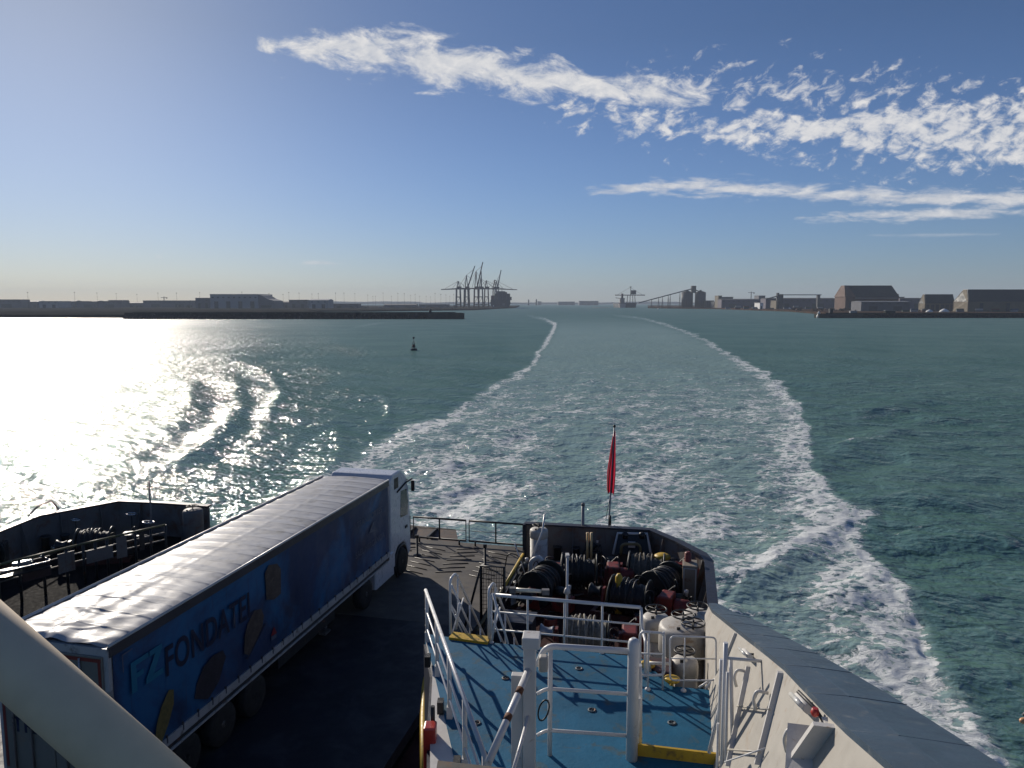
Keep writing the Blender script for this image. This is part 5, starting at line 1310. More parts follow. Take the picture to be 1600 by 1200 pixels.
for i, (x0, y0, x1, y1, lab) in enumerate([(835,965,900,925,'hose lying from the navy locker to the winches'),(940,958,1015,945,'hose lying behind the rope coil towards the ventilators'),(990,905,1060,900,'hose lying along the foot of the curved bulwark'),(850,880,940,870,'hose lying below the twin uprights')]):
    A_, B_ = at(x0,y0,MOOR+.03), at(x1,y1,MOOR+.03); t = thing('deck_hose', lab, 'hose', A_, 0, 'hoses lying on the winch deck')
    pts = [A_.lerp(B_, k/24)+Vector((0.22*math.sin(k*0.9+i), 0.35*math.sin(k*0.55+2*i), 0.02)) for k in range(25)]
    m = MB(); m.tube(pts, 0.035, 6); m.build('hose', M_black, t)

# ------------------------------------------------------------ far (port) mooring deck
p = at(238,846,MOOR+0.2)
pm = thing('thin_mast', 'thin grey mast on the far mooring deck against the glitter', 'mast', V3(p, MOOR))
m = MB(); m.tube([V3(p, MOOR), up_to(p, 752)], 0.05, 8, r2=0.03); m.build('tube', paint('mast_grey_dull', (0.16,0.16,0.17), 0.5), pm)
m = MB(); m.box(up_to(p, 762), (0.3,0.04,0.04)); m.build('crosspiece', M_dark, pm)
h0_ = at(45,806,8.9); h1_ = at(92,797,8.9)
hp_ = thing('pipe_hoop', 'bent pipe hoop standing on the cap of the far bulwark', 'hoop', h0_)
m = MB(); m.tube(fillet([h0_, h0_+UPV*0.42+BV*0.45, h1_+UPV*0.42-BV*0.35, h1_], 0.2), 0.035, 8); m.build('pipe', M_dark, hp_)
# catwalk rail with name board between the decks
K = [at(-60,905,8.9), at(0,882,8.9), at(120,852,8.9), at(180,838,8.9), at(258,820,8.9)]
M_olive = paint('olive_rail', (0.12,0.115,0.05), 0.5, vary=0.3)
cr = thing('catwalk_rail', 'long olive topped rail of grey boards between lorry and far mooring deck', 'railing', V3(K[2], DECK))
for i in range(len(K)-1):
    m = MB(); m.tube([K[i], K[i+1]], 0.045, 8); m.build('top_rail', M_olive, cr)
for d_ in (0.32, 0.62):
    m = MB(); m.tube([q-UPV*d_ for q in K], 0.03, 6); m.build('middle_rail', M_bulk, cr)
for k in range(14):
    f = k/13*(len(K)-1); i = min(int(f), len(K)-2); q = K[i].lerp(K[i+1], f-i); m = MB(); m.tube([V3(q, MOOR), q], 0.05, 6); m.build('post', M_dark, cr)
for (i, f0_, f1_, z0_, z1_, mt) in ((1,0.25,0.62,0.1,0.85,paint('panel_redbrown', (0.055,0.03,0.03), 0.6)),(1,0.72,0.95,0.15,0.9,M_bulk),(2,0.2,0.9,0.3,0.8,M_bulk),(3,0.0,0.2,0.05,0.9,M_bulk),(3,0.45,0.55,0.05,0.8,M_dark)):
    a_ = K[i].lerp(K[i+1], f0_); b_ = K[i].lerp(K[i+1], f1_); m = MB(); o_ = (b_-a_).normalized().cross(UPV)*0.04
    m.prism([a_-UPV*z0_+o_, b_-UPV*z0_+o_, b_-UPV*z1_+o_, a_-UPV*z1_+o_], o_*0.6); m.build('board', mt, cr)
tr = thing('raft_cradle', 'rectangular pipe tray lying behind the olive rail at the left edge', 'cradle', at(30,880,8.6))
c4 = [at(-30,895,8.75), at(8,893,8.75), at(80,876,8.75), at(62,868,8.75), at(-30,888,8.75)]
m = MB(); m.tube(fillet([c4[0], c4[1], c4[2], c4[3], at(0,882,8.75), c4[4]], 0.15), 0.03, 8); m.build('pipe_frame', M_chrome, tr)
m = MB(); m.prism([q-UPV*0.25 for q in (c4[0], c4[1], c4[2], c4[3], c4[4])], (0,0,0.05)); m.build('tray', M_black, tr)
m = MB(); m.box(at(36,880,8.75), (0.6,0.25,0.15), 0.4); m.build('hasp', M_chrome, tr)
for i, (px, py, w_, lab) in enumerate([(90,854,.28,'left ring bolt glinting on the dark far mooring deck'),(118,849,.32,'right ring bolt glinting on the dark far mooring deck'),(197,792,.4,'bright ring high on the far bulwark'),(205,803,.25,'small bright ring lower on the far bulwark'),(232,816,.25,'bright ring at the foot of the thin mast'),(118,812,.2,'lone glinting hook at the middle of the far bulwark')]):
    z_ = MOOR+0.3 if py > 830 else 8.5; p = at(px, py, z_); t = thing('ring_bolt', lab, 'ring', p, 0, 'ring bolts on the far mooring deck')
    m = MB(); m.ring(p, w_*0.9, 0.035, (0.1,0.1,1), 20, 6); m.build('ring', paint('bright_metal', (0.6,0.6,0.6), 0.25, metal=0.9), t)
    m = MB(); m.tube([V3(p, MOOR), p], 0.03, 6); m.build('shank', M_dark, t)
# ------------------------------------------------------------ the harbour behind
M_land = paint('port_ground', (0.045,0.045,0.042), 0.95, spec=0.0, vary=0.4, scale=0.01, dirt=(0.07,0.065,0.055), dirt_amt=0.5, dirt_scale=0.02)
M_landr = paint('red_earth_ground', (0.085,0.055,0.042), 0.95, spec=0.0, vary=0.4, scale=0.02, dirt=(0.05,0.055,0.04), dirt_amt=0.5, dirt_scale=0.03)
M_mole = paint('breakwater_stone', (0.03,0.032,0.036), 0.9, spec=0.0, vary=0.5, scale=0.2, dirt=(0.10,0.10,0.09), dirt_amt=0.4, dirt_scale=0.3)
M_moleh = paint('breakwater_pale', (0.07,0.075,0.07), 0.9, spec=0.0, vary=0.3, scale=0.2)
M_shed = paint('shed_grey', (0.085,0.09,0.11), 0.7, vary=0.15, scale=0.05)
M_shedw = paint('shed_pale', (0.24,0.25,0.27), 0.6, vary=0.1, scale=0.03)
M_shedp = paint('shed_violet_grey', (0.085,0.072,0.11), 0.7, vary=0.2, scale=0.05)
M_steel = paint('crane_blue', (0.02,0.03,0.055), 0.6, vary=0.2, scale=0.1)
M_craner = paint('crane_red', (0.075,0.02,0.025), 0.6, vary=0.2, scale=0.1)
M_far = paint('far_dark', (0.05,0.055,0.06), 0.8, vary=0.2, scale=0.05)
M_brick = paint('hangar_brown', (0.13,0.07,0.05), 0.8, vary=0.3, scale=0.05)
M_roofg = paint('roof_slate_green', (0.02,0.03,0.034), 0.6, vary=0.25, scale=0.04)
M_tanw = paint('gable_tan', (0.15,0.125,0.085), 0.8, vary=0.2, scale=0.05)
M_bw = paint('beacon_white', (0.75,0.75,0.73), 0.5)
def Dw(py): return H*FPX/(py-473.0)                  # distance of a water line
def fx(px, D): return (px-800)/FPX*(D*CP+H*SP)
def fz(py, D): return H+D*(473-py)/FPX*1.012
def land(name, pts, z, mat, th=None):
    mb = MB(); mb.prism([Vector((x, y, -2.0)) for x, y in pts], (0,0,z+2.0)); o = mb.build(name, mat); o['kind'] = 'structure'; return o
land('land', [(-3000,1480),(fx(560,1480),1480),(fx(740,1800),1800),(fx(790,2350),2350),(fx(806,2700),2700),(fx(812,4200),4200),(-5200,4200)], 3.0, M_land)
land('shore', [(-1800,900),(fx(200,900),900),(fx(330,960),960),(fx(520,1080),1080),(fx(470,1480),1479),(-3000,1479)], 3.6, M_land)
land('land', [(fx(1012,2450),2450),(fx(1120,2100),2100),(fx(1235,1500),1500),(fx(1290,1120),1120),(3200,1120),(5200,4300),(fx(1012,4300),4300)], 3.0, M_landr)
land('sand_bank', [(fx(928,2600),2600),(fx(952,2650),2650),(fx(955,2750),2750),(fx(925,2700),2700)], 0.6, M_tanw)
# low tree and roof line far off, one strip with an uneven top
mb = MB(); prev = None
xs = np.linspace(-9000, 9000, 520); hs = 8+16*vnoise(xs/300, xs*0+3, 5, 5, .6)+10*(vnoise(xs/1400, xs*0+9, 6, 2) > .55)
vs = []; fs = []
for i, x in enumerate(xs): vs += [(x, 8600, -1), (x, 8600, 6+hs[i]), (x, 8900, 6+hs[i]), (x, 8900, -1)]
for i in range(len(xs)-1):
    for k in range(3): fs.append((i*4+k, i*4+k+1, i*4+5+k, i*4+4+k))
mb.add(vs, fs); struct('far_shore', mb, M_far)
# tree and scrub line on the near left bank and right bank (reads as one mass)
def scrub(name, x0, x1, Y0, Y1, z, hmax, n, seed, mat):
    rr = random.Random(seed); mb = MB()
    for i in range(n):
        x = rr.uniform(x0, x1); y = rr.uniform(Y0, Y1); s = rr.uniform(0.4, 1)*hmax
        for k in range(5):
            c = Vector((x+rr.uniform(-1,1)*s, y+rr.uniform(-1,1)*s, z+rr.uniform(0.1,.8)*s)); a = rr.random()*3
            d1 = Vector((math.cos(a), math.sin(a), 0))*s*0.9; d2 = Vector((rr.uniform(-.3,.3), rr.uniform(-.3,.3), 1))*s*0.55
            mb.add([c-d1, c-d2, c+d1, c+d2*rr.uniform(.6,1)], [(0,1,2,3)])
    o = mb.build(name, mat); o['kind'] = 'stuff'
    tag(o, 'low scrub and far trees along the left bank' if 'left' in seedname else 'low scrub along the right bank below the sheds', 'scrub')
    return o
M_scrub = paint('scrub', (0.05,0.055,0.035), 0.9, vary=0.4, scale=0.1)
seedname = 'left'; scrub('scrub', -1900, fx(560,2400), 2300, 2500, 3, 9, 260, 3, M_scrub)
seedname = 'right'; scrub('scrub', fx(1215,1500), 1500, 1350, 1500, 3, 5, 240, 4, paint('scrub_brown', (0.10,0.06,0.045), 0.9, vary=0.5, scale=0.1))

# breakwaters
def mole(label, x0, x1, Y0, z, head):
    t = thing('breakwater', label, 'breakwater', ((x0+x1)/2, Y0, 0)); mb = MB(); n = 320
    vs = []; fs = []
    for i in range(n+1):
        x = x0+(x1-x0)*i/n; r_b = random.uniform(-1.1,1.1)
        vs += [(x, Y0-5+r_b, -1), (x, Y0-1.5+r_b*.4, z*0.5+r_b*.3), (x, Y0, z+r_b*.1), (x, Y0+5, z+r_b*.1), (x, Y0+10, -1)]
    for i in range(n):
        for k in range(4): fs.append((i*5+k, i*5+k+1, i*5+6+k, i*5+5+k))
    mb.add(vs, fs); mb.add(vs[:5], [(0,1,2,3,4)]); mb.add(vs[-5:], [(4,3,2,1,0)]); mb.build('stone_wall', M_mole, t)
    mb = MB(); a, b = head; mb.box(((a+b)/2, Y0+1, z*0.5-0.3), (abs(b-a), 14, z-0.2)); mb.build('head_block', M_moleh, t, bevel=0.4)
    mb = MB(); mb.box(((x0+x1)/2, Y0+3, z+0.35), (abs(x1-x0)*0.96, 1.0, 0.7)); mb.build('parapet', M_moleh, t)
    return t
DL = Dw(498); DR = Dw(496.5)
mole('long dark breakwater arm reaching in from the left behind the buoy', fx(195,DL), fx(722,DL), DL, fz(488.2,DL), (fx(670,DL), fx(725,DL)))
mole('low dark pier with pale stripes reaching in from the right edge', fx(1282,DR), fx(1760,DR), DR, fz(489.5,DR), (fx(1276,DR), fx(1345,DR)))
hut = thing('light_hut', 'small dark light hut on the end of the left breakwater', 'hut', (fx(672,DL), DL+3, fz(488,DL)))
mb = MB(); mb.lathe((fx(672,DL), DL+3, fz(488.5,DL)), [(1.5,0),(1.4,2.6),(1.9,2.7),(1.9,3.0),(1.1,3.1),(1.1,4.0),(0.2,4.6)], 12); mb.build('tower', M_far, hut)
bea = thing('pier_beacon', 'stubby white beacon on the tip of the right pier', 'beacon', (fx(1278,DR), DR-2, 0))
mb = MB(); mb.lathe((fx(1278,DR), DR-2, 0), [(2.6,0),(2.4,3.2),(1.8,3.4),(1.7,5.6),(2.1,5.7),(2.1,6.1),(0.9,6.2),(0.8,7.4),(0.1,8)], 16); mb.build('tower', M_bw, bea)
mb = MB(); mb.lathe((fx(1278,DR), DR-2, 8), [(0.3,0),(0.3,0.5),(0,0.6)], 8); mb.build('lantern', M_far, bea)
for i, (px, py0, py1, w_, lab) in enumerate([(1302,489,483,5,'dark container on the right pier nearest the white beacon'),(1337,489,486,10,'white kiosk roof on the right pier below the brown hangar'),(1395,489,485,16,'low pale box on the right pier below the long shed roof')]):
    t = thing('pier_box', lab, 'container', (fx(px,DR), DR+8, fz(489,DR)), 0, 'boxes standing on the right pier')
    mb = MB(); z0 = fz(489.4,DR); z1 = fz(py1,DR); mb.box((fx(px,DR), DR+8, (z0+z1)/2), (w_*DR/FPX, 4, z1-z0)); mb.build('body', (M_far, M_shedw, M_moleh)[i], t, bevel=0.1)
    mb = MB(); mb.box((fx(px,DR), DR+8, z1+0.2), (w_*DR/FPX*1.06, 4.4, 0.35)); mb.build('roof', M_far if i == 0 else M_shedw, t)
# buoy
DB = Dw(547); bp_ = Vector((fx(646.5,DB), DB, 0))
bu = thing('navigation_buoy', 'dark lattice navigation buoy floating on the left water', 'buoy', bp_)
k_ = DB/FPX
mb = MB(); mb.lathe(bp_, [(1.0,-0.6),(1.25,-0.1),(1.25,0.5),(1.1,0.75),(0.3,0.8)], 20); mb.build('float', M_far, bu)
mb = MB()
for a in range(4):
    d_ = Vector((math.cos(a*math.pi/2+.6), math.sin(a*math.pi/2+.6), 0)); mb.tube([bp_+d_*0.95+UPV*0.7, bp_+d_*0.25+UPV*3.4], 0.06, 5)
for z_ in (1.4,2.2): mb.ring(bp_+UPV*z_, 0.85-0.25*z_/1.4*0.8, 0.05, (0,0,1), 12, 5)
mb.build('lattice', M_far, bu)
mb = MB(); mb.lathe(bp_+UPV*1.0, [(0.45,0),(0.5,0.1),(0.5,1.1),(0.3,1.2)], 12); mb.build('day_mark', M_craner, bu)
mb = MB(); mb.tube([bp_+UPV*3.3, bp_+UPV*4.4], 0.06, 5); mb.lathe(bp_+UPV*4.3, [(0.1,0),(0.42,0.35),(0.42,0.6),(0.1,0.9)], 10); mb.build('top_mark', M_far, bu)
mb = MB(); mb.box(bp_+Vector((-0.95,-0.75,0.55)), (0.55,0.3,0.5)); mb.build('glint_panel', M_bw, bu)  # white box standing in for a glint of light on the float
# unidentified orange capsule at the right edge, its lamp parts made up
gp_ = aty(1600.5,1126,3.2); gl = thing('orange_capsule', 'small orange rounded object with a grey piece above it at the right edge of the view', 'lamp', gp_)
mb = MB(); mb.lathe(gp_-Vector((0.022,0,0)), [(0.002,0),(0.009,0.004),(0.0135,0.012),(0.015,0.03),(0.015,0.12)], 18, (1,0,-0.03)); mb.build('lens', paint('capsule_orange', (0.62,0.33,0.16), 0.35), gl)
mb = MB(); mb.tube([gp_+Vector((-.008,0,.024)), gp_+Vector((0,0,.036)), gp_+Vector((.012,0,.040)), gp_+Vector((.12,0,.040))], 0.006, 8); mb.build('hood', M_bulk, gl)
mb = MB(); mb.box(gp_+Vector((0.09,0,0.02)), (0.03,0.03,0.08)); mb.build('bracket', M_bulk, gl)

# light masts along the left shore, one proto then copies
def mast_proto():
    t = thing('light_mast', 'tall thin light mast standing on the hazy left shore', 'light mast', (0,0,0), 0, 'light masts along the left shore')
    mb = MB(); mb.tube([(0,0,0),(0,0,1)], 0.016, 6, r2=0.009); mb.build('pole', M_far, t)
    mb = MB(); mb.box((0,0,0.985), (0.13,0.06,0.022)); mb.box((0,0,1.0), (0.06,0.13,0.014)); mb.build('lamp_head', M_far, t)
    return t
mp_ = mast_proto()
ORD = ['first','second','third','fourth','fifth','sixth','seventh','eighth','ninth','tenth','eleventh','twelfth','thirteenth','fourteenth','fifteenth','sixteenth','seventeenth','eighteenth','nineteenth','twentieth']
ORD += ['twenty-'+q for q in ORD[:9]]+['thirtieth']+['thirty-'+q for q in ORD[:9]]
ml = [(45,457),(118,457),(153,458),(183,459),(215,460),(248,458),(277,458),(313,457.5),(379,456.5),(421,459),(443,460),(452,457),(468,458),(488,459.5),(498,459),
      (525,458),(538,458),(555,459),(575,461),(583,463),(587,463),(599,458),(612,463),(622,458.5),(632,459),(642,461.5),(649,460),(656,463),(666,463),(673,464),(680,458.5),(689,460),(697,461),(703,463),(709,460)]
for i, (px, py) in enumerate(ml):
    o = mp_ if i == 0 else copy_tree(mp_)
    D = 1900+(i*137) % 600; z1 = fz(py, D); o.location = (fx(px, D), D, 3.0); h_ = z1-3
    o.scale = (h_*0.55, h_*0.55, h_)
    o['label'] = ORD[i]+' light mast from the left, tall and thin on the hazy left shore'
# left buildings
def shed(name, label, px0, px1, py_top, D, depth, mat, ridge=0.0, base=3.0, roofmat=None, group=None, doors=3, cat='shed'):
    x0, x1 = fx(px0, D), fx(px1, D); z = fz(py_top, D); t = thing(name, label, cat, ((x0+x1)/2, D, base), 0, group)
    wz = z-ridge
    mb = MB(); mb.hexa([Vector(v) for v in ((x0,D,base),(x1,D,base),(x1,D+depth,base),(x0,D+depth,base),(x0,D,wz),(x1,D,wz),(x1,D+depth,wz),(x0,D+depth,wz))]); mb.build('wall', mat, t)
    mb = MB(); e = 0.8
    if ridge > 0:
        mb.prism([Vector((x0-e,D-e,wz+.02)), Vector((x0-e,D+depth+e,wz+.02)), Vector((x0-e,D+depth/2,z))], (x1-x0+2*e,0,0))
    else:
        mb.hexa([Vector(v) for v in ((x0-e,D-e,wz+.02),(x1+e,D-e,wz+.02),(x1+e,D+depth,wz+.02),(x0-e,D+depth,wz+.02),(x0-e,D-e,wz+.8),(x1+e,D-e,wz+.8),(x1+e,D+depth,wz+.8),(x0-e,D+depth,wz+.8))])
    mb.build('roof', roofmat or mat, t)
    hgt = wz-base
    for k in range(doors):
        xx = x0+(x1-x0)*(k+0.5)/doors; mb = MB(); mb.box((xx, D-0.05, base+hgt*0.25), ((x1-x0)/doors*0.35, 0.25, hgt*0.5)); mb.build('door', M_far, t)
    if wz-base > 9 and x1-x0 > 25:
        for k in range(max(2, int((x1-x0)/14))):
            xx = x0+(x1-x0)*(k+0.5)/max(2, int((x1-x0)/14)); mb = MB(); mb.box((xx, D-0.06, base+hgt*0.78), (5.5, 0.25, hgt*0.10)); mb.build('window', M_far, t)
    return t
shed('warehouse', 'large pale box warehouse, tallest building on the left shore', 329, 404, 460.3, 2000, 120, M_shedw, doors=4, cat='warehouse')
shed('warehouse', 'lower pale wing joined to the left end of the large warehouse', 306, 328.8, 466, 2010, 100, M_shed, doors=2, cat='warehouse')
sh = thing('warehouse', 'stepped grey end building on the right of the large warehouse', 'warehouse', (fx(412,2000),2000,3))
mb = MB(); D = 2000; mb.prism([Vector((fx(404.3,D),D,3)),Vector((fx(430,D),D,3)),Vector((fx(428,D),D,fz(470,D))),Vector((fx(418,D),D,fz(467,D))),Vector((fx(410,D),D,fz(462,D))),Vector((fx(404.3,D),D,fz(461,D)))], (0,80,0)); mb.build('wall', M_shed, sh)
mb = MB(); mb.box((fx(416,D),D-0.3,8),(30,0.5,6)); mb.build('door', M_far, sh)
specs = [(-60,34,467.5,2200,'long low shed at the far left edge of the shore'),(38,60,469,2250,'small shed right of the first light mast'),(62,92,470,2150,'pair of pale roofs on the left shore'),(108,118,468.5,2300,'little dark tower house near the second light mast'),
         (120,190,470,2300,'long grey shed below the third and fourth masts'),(142,150,468.7,2290,'dark cabin on the roof line between the second and third masts'),(170,192,468.5,2350,'taller shed end left of the middle of the shore'),(195,232,471,2350,'low flat shed in the middle of the left shore'),(224,300,469,2320,'long shed under the horizontal jib crane'),
         (434,452,470,2200,'low shed right of the stepped building'),(452,480,468,2150,'long grey hall left of the pale ship shaped roof'),(483,513,466.5,2000,'pale building with rounded white roof on the left shore'),(520,560,474,2100,'flat store by the first of the thin masts'),(600,650,474,2300,'flat quay store below the thin masts'),(655,700,475,2400,'low store at the foot of the container cranes')]
for i, (a, b, y, D, lab) in enumerate(specs):
    shed('shed', lab, a, b, y+0.9, D, 40+10*(i%3), [M_shed, M_far, M_shedw][0 if i not in (2,11) else 2], ridge=(3 if i%2 else 0), roofmat=M_far if i not in (2,11) else M_shedw, group='low sheds along the left shore', doors=2)
# small hill of trees of the far left
# tower cranes
def tower_crane(label, px, py_top, D, jl, jr):
    x = fx(px, D); z = fz(py_top, D); t = thing('tower_crane', label, 'tower crane', (x, D, 3))
    mb = MB(); mb.box((x, D, (3+z)/2), (2.0,2.0,z-3)); mb.build('tower', M_far, t)
    mb = MB(); mb.box((x+(jr-jl)/2*D/FPX, D, z+0.8), ((jl+jr)*D/FPX, 1.6, 1.4)); mb.build('jib', M_far, t)
    mb = MB(); mb.prism([Vector((x-1,D,z+1.5)),Vector((x+1,D,z+1.5)),Vector((x,D,z+6))],(0,1.5,0)); mb.build('apex', M_far, t)
    mb = MB(); mb.box((x+jr*D/FPX*.85, D, z-1), (4,2,3)); mb.build('counterweight', M_far, t)
tower_crane('small tower crane with level jib beside the large warehouse on the left', 257, 465.5, 2500, 5, 5)
tower_crane('tower crane standing behind the long violet sheds on the right', 1173, 458, 2500, 5, 5)
# container cranes
def sts(label, px, D, booms, apex_py, mat, gird=451.5, base=481, wleg=1.0, house=True):
    """booms: list of (tip_px, tip_py); the first one may be raised"""
    s = D/FPX; x = fx(px, D); zb = 3.0; zg = fz(gird, D); za = fz(apex_py, D)
    t = thing('container_crane', label, 'crane', (x, D, zb), 0, 'container cranes beside the container ship')
    lw = 3.6*wleg; half = 8.0
    for sx in (-1, 1):
        for sy in (0, 1):
            mb = MB(); mb.tube([(x+sx*half, D+sy*26, zb), (x+sx*half*0.75, D+sy*26, zg)], lw*0.6, 6); mb.build('leg', mat, t)
    mb = MB()
    for z_ in (zb+9, zg-1, zb+(zg-zb)*0.55): mb.box((x, D, z_), (half*2, 3.0, 3.0)); mb.box((x, D+26, z_), (half*2, 3.0, 3.0))
    mb.tube([(x-half, D, zb+9), (x+half*.8, D, zb+(zg-zb)*.55)], 0.7, 5); mb.build('portal_beam', mat, t)
    mb = MB(); mb.tube([(x-half*0.6, D+6, zg), (x, D+8, za)], 1.7, 6); mb.tube([(x+half*0.6, D+6, zg), (x, D+8, za)], 1.4, 6); mb.build('apex_frame', mat, t)
    for (tx, ty) in booms:
        X1 = fx(tx, D); Z1 = fz(ty, D); side = 1 if X1 > x else -1
        p0 = Vector((x-side*half*1.0 if abs(ty-gird) < 3 else x+side*half*0.3, D+8, zg)); p1 = Vector((X1, D+8, Z1))
        mb = MB(); d_ = (p1-p0).normalized(); n_ = Vector((-d_.z, 0, d_.x))*2.4
        mb.prism([p0-n_, p1-n_*0.6, p1+n_*0.6, p0+n_], (0,1.4,0)); mb.prism([p0-n_+Vector((0,4,0)), p1-n_*0.6+Vector((0,4,0)), p1+n_*0.6+Vector((0,4,0)), p0+n_+Vector((0,4,0))], (0,1.4,0)); mb.build('boom', M_craner if mat is M_craner else mat, t)
        mb = MB(); mb.tube([(x, D+8, za), p0.lerp(p1, 0.85)], 0.55, 4); mb.tube([(x, D+8, za), p0.lerp(p1, 0.45)], 0.5, 4); mb.build('boom_stay', mat, t)
    if house:
        mb = MB(); mb.box((x+half*0.4, D+12, zg+4.5), (13,10,6)); mb.build('machinery_house', mat, t)
    mb = MB(); mb.box((x-half*0.8, D+6, zg-4), (4,4,3.5)); mb.build('cab', mat, t)
    return t
DC = 2520.0
sts('container crane farthest left with lowered boom over the quay', 716, DC, [(689,452.8),(735,452.5)], 440, M_steel)
sts('container crane with its boom raised, second from the left', 729, DC+60, [(742,417),(712,451)], 431, M_steel, wleg=1.7)
sts('container crane with the tallest raised boom in the middle of the row', 744, DC+40, [(754.5,411),(725,451)], 425, M_craner)
sts('container crane right of the tallest boom with machinery house', 751, DC+140, [(752,425),(780,452)], 436, M_steel)
sts('red container crane with twin apex posts left of the ship', 760, DC+200, [(745,451),(790,452)], 439, M_craner)
sts('container crane behind the ship with raised boom', 776, DC+260, [(783,423),(765,452)], 440, M_steel, base=470)
sts('container crane farthest right with lowered boom reaching past the ship', 773, DC+320, [(808,453.2),(760,452)], 438, M_craner)
# container ship seen end on
cs = thing('container_ship', 'dark laden container ship moored beside the cranes', 'ship', (fx(783,2450),2450,0))
D = 2450.0; X0, X1 = fx(766,D), fx(799,D)
def cr_(x0,x1,z0,z1,y0,y1): m = MB(); m.hexa([Vector(v) for v in ((x0,y0,z0),(x1,y0,z0),(x1,y1,z0),(x0,y1,z0),(x0,y0,z1),(x1,y0,z1),(x1,y1,z1),(x0,y1,z1))]); return m
xm = (X0+X1)/2
m = MB(); m.prism([Vector((X0+8,D,-1)),Vector((X1-10,D,-1)),Vector((X1-3,D,fz(474,D))),Vector((X1-4,D,fz(469,D))),Vector((X0+2,D,fz(468,D))),Vector((X0,D,fz(474,D)))], (0,180,0)); m.build('hull', M_navy, cs)
zt0 = fz(468.8, D); 
for i, (a, b, y, mt) in enumerate([(767,772,462,M_craner),(772,778,459,M_far),(778,785,457,M_steel),(785,792,456.5,M_far),(792,797,459,M_navy),(797,799.5,464,M_far)]):
    cr_(fx(a,D)+.2, fx(b,D)-.2, zt0, fz(y,D), D+14, D+170).build('container_stack', mt, cs)
cr_(fx(775,D), fx(789,D), zt0, fz(455,D), D+60, D+74).build('bridge', M_shed, cs)
m = MB(); m.tube([(fx(784,D),D+66,fz(455,D)),(fx(784,D),D+66,fz(449,D))], 0.9, 6); m.build('mast', M_far, cs)
m = MB(); m.box((fx(771,D),D-0.6,fz(477.8,D)), (3.5,1,4)); m.build('white_mark', M_bw, cs)
m = MB(); m.box((fx(787,D),D-0.5,fz(475.5,D)), (9,1,7)); m.build('stern_ramp', M_shed, cs)
# bulk carrier and unloader
D = 2700.0; bc = thing('bulk_carrier', 'bulk carrier with pale square stern moored below the grab unloader', 'ship', (fx(975,D),D,0))
m = MB(); m.prism([Vector((fx(968.5,D),D,-1)),Vector((fx(977,D),D,-1)),Vector((fx(978,D),D,fz(474.5,D))),Vector((fx(967.5,D),D,fz(474.5,D)))], (0,14,0)); m.build('stern', paint('stern_pale', (0.40,0.34,0.33), 0.6), bc)
m = MB(); m.prism([Vector((fx(968.5,D),D+14.2,-1)),Vector((fx(994,D),D+14.2,-1)),Vector((fx(996,D),D+14.2,fz(473,D))),Vector((fx(967.5,D),D+14.2,fz(473.5,D)))], (0,150,0)); m.build('hull', M_navy, bc)
cr_(fx(969,D),fx(976,D),fz(474.4,D),fz(466,D),D+3,D+18).build('bridge', paint('house_buff', (0.25,0.2,0.18), .7), bc)
cr_(fx(971,D),fx(974,D),fz(466,D),fz(459,D),D+6,D+12).build('funnel', M_craner, bc)
ul = thing('grab_unloader', 'grab unloader crane with long level boom above the bulk carrier', 'crane', (fx(988,D),D+30,3))
for px in (981,986,991,995):
    m = MB(); m.tube([(fx(px,D),D+30,3),(fx(px+(988-px)*.2,D),D+30,fz(462,D))], 1.4, 6); m.build('leg', M_far, ul)
m = MB(); m.box((fx(986,D),D+30,fz(461.3,D)), ((1009-962)*D/FPX,4,3)); m.build('boom', M_craner, ul)
m = MB(); m.box((fx(991.5,D),D+30,fz(457,D)), (18,10,15)); m.build('machinery_house', M_navy, ul)
m = MB(); m.tube([(fx(987,D),D+30,fz(462,D)),(fx(987,D),D+30,fz(448,D))], 1.2, 6); m.box((fx(987,D),D+30,fz(448.8,D)),(7,2,2)); m.build('mast', M_far, ul)
m = MB(); m.tube([(fx(987,D),D+30,fz(449,D)),(fx(966,D),D+30,fz(461,D))], 0.4, 4); m.tube([(fx(987,D),D+30,fz(450,D)),(fx(1006,D),D+30,fz(461,D))], 0.4, 4); m.build('stay', M_far, ul)
m = MB(); m.tube([(fx(963,D),D+26,fz(465.5,D)),(fx(978,D),D+26,fz(467,D))], 1.0, 5); m.build('lower_boom', M_far, ul)
# conveyor gallery, transfer tower, silos
D = 2350.0
cg = thing('conveyor_gallery', 'long inclined conveyor gallery on trestles climbing to the silo tower', 'conveyor', (fx(1040,D),D,3))
m = MB(); P0 = Vector((fx(998,D),D,fz(474,D))); P1 = Vector((fx(1081,D),D,fz(452.5,D))); m.prism([P0, P1, P1+UPV*3.2, P0+UPV*3.2], (0,4,0)); m.build('gallery', M_steel, cg)
for px in (1018,1029,1035,1044,1047,1062,1071):
    f = (px-998)/(1081-998); q = P0.lerp(P1, f); m = MB(); m.tube([(q.x-2,D+2,3),(q.x,D+2,q.z)], 0.8, 5); m.tube([(q.x+2,D+2,3),(q.x,D+2,q.z)], 0.8, 5); m.build('trestle', M_steel, cg)
tt_ = thing('transfer_tower', 'square dark transfer tower head above the two silos', 'tower', (fx(1083,D),D,3))
cr_(fx(1080,D),fx(1086.5,D),fz(458,D),fz(447.3,D),D-4,D+12).build('head', M_far, tt_)
for px in (1080.6, 1085.9):
    m = MB(); m.tube([(fx(px,D),D,3),(fx(px,D),D,fz(457,D))], 0.9, 5); m.build('leg', M_far, tt_)
m = MB(); m.prism([Vector((fx(1086,D),D+2,fz(453,D))),Vector((fx(1096,D),D+2,fz(456,D))),Vector((fx(1096,D),D+2,fz(457,D))),Vector((fx(1086,D),D+2,fz(454.4,D)))],(0,3,0)); m.build('bridge', M_far, tt_)
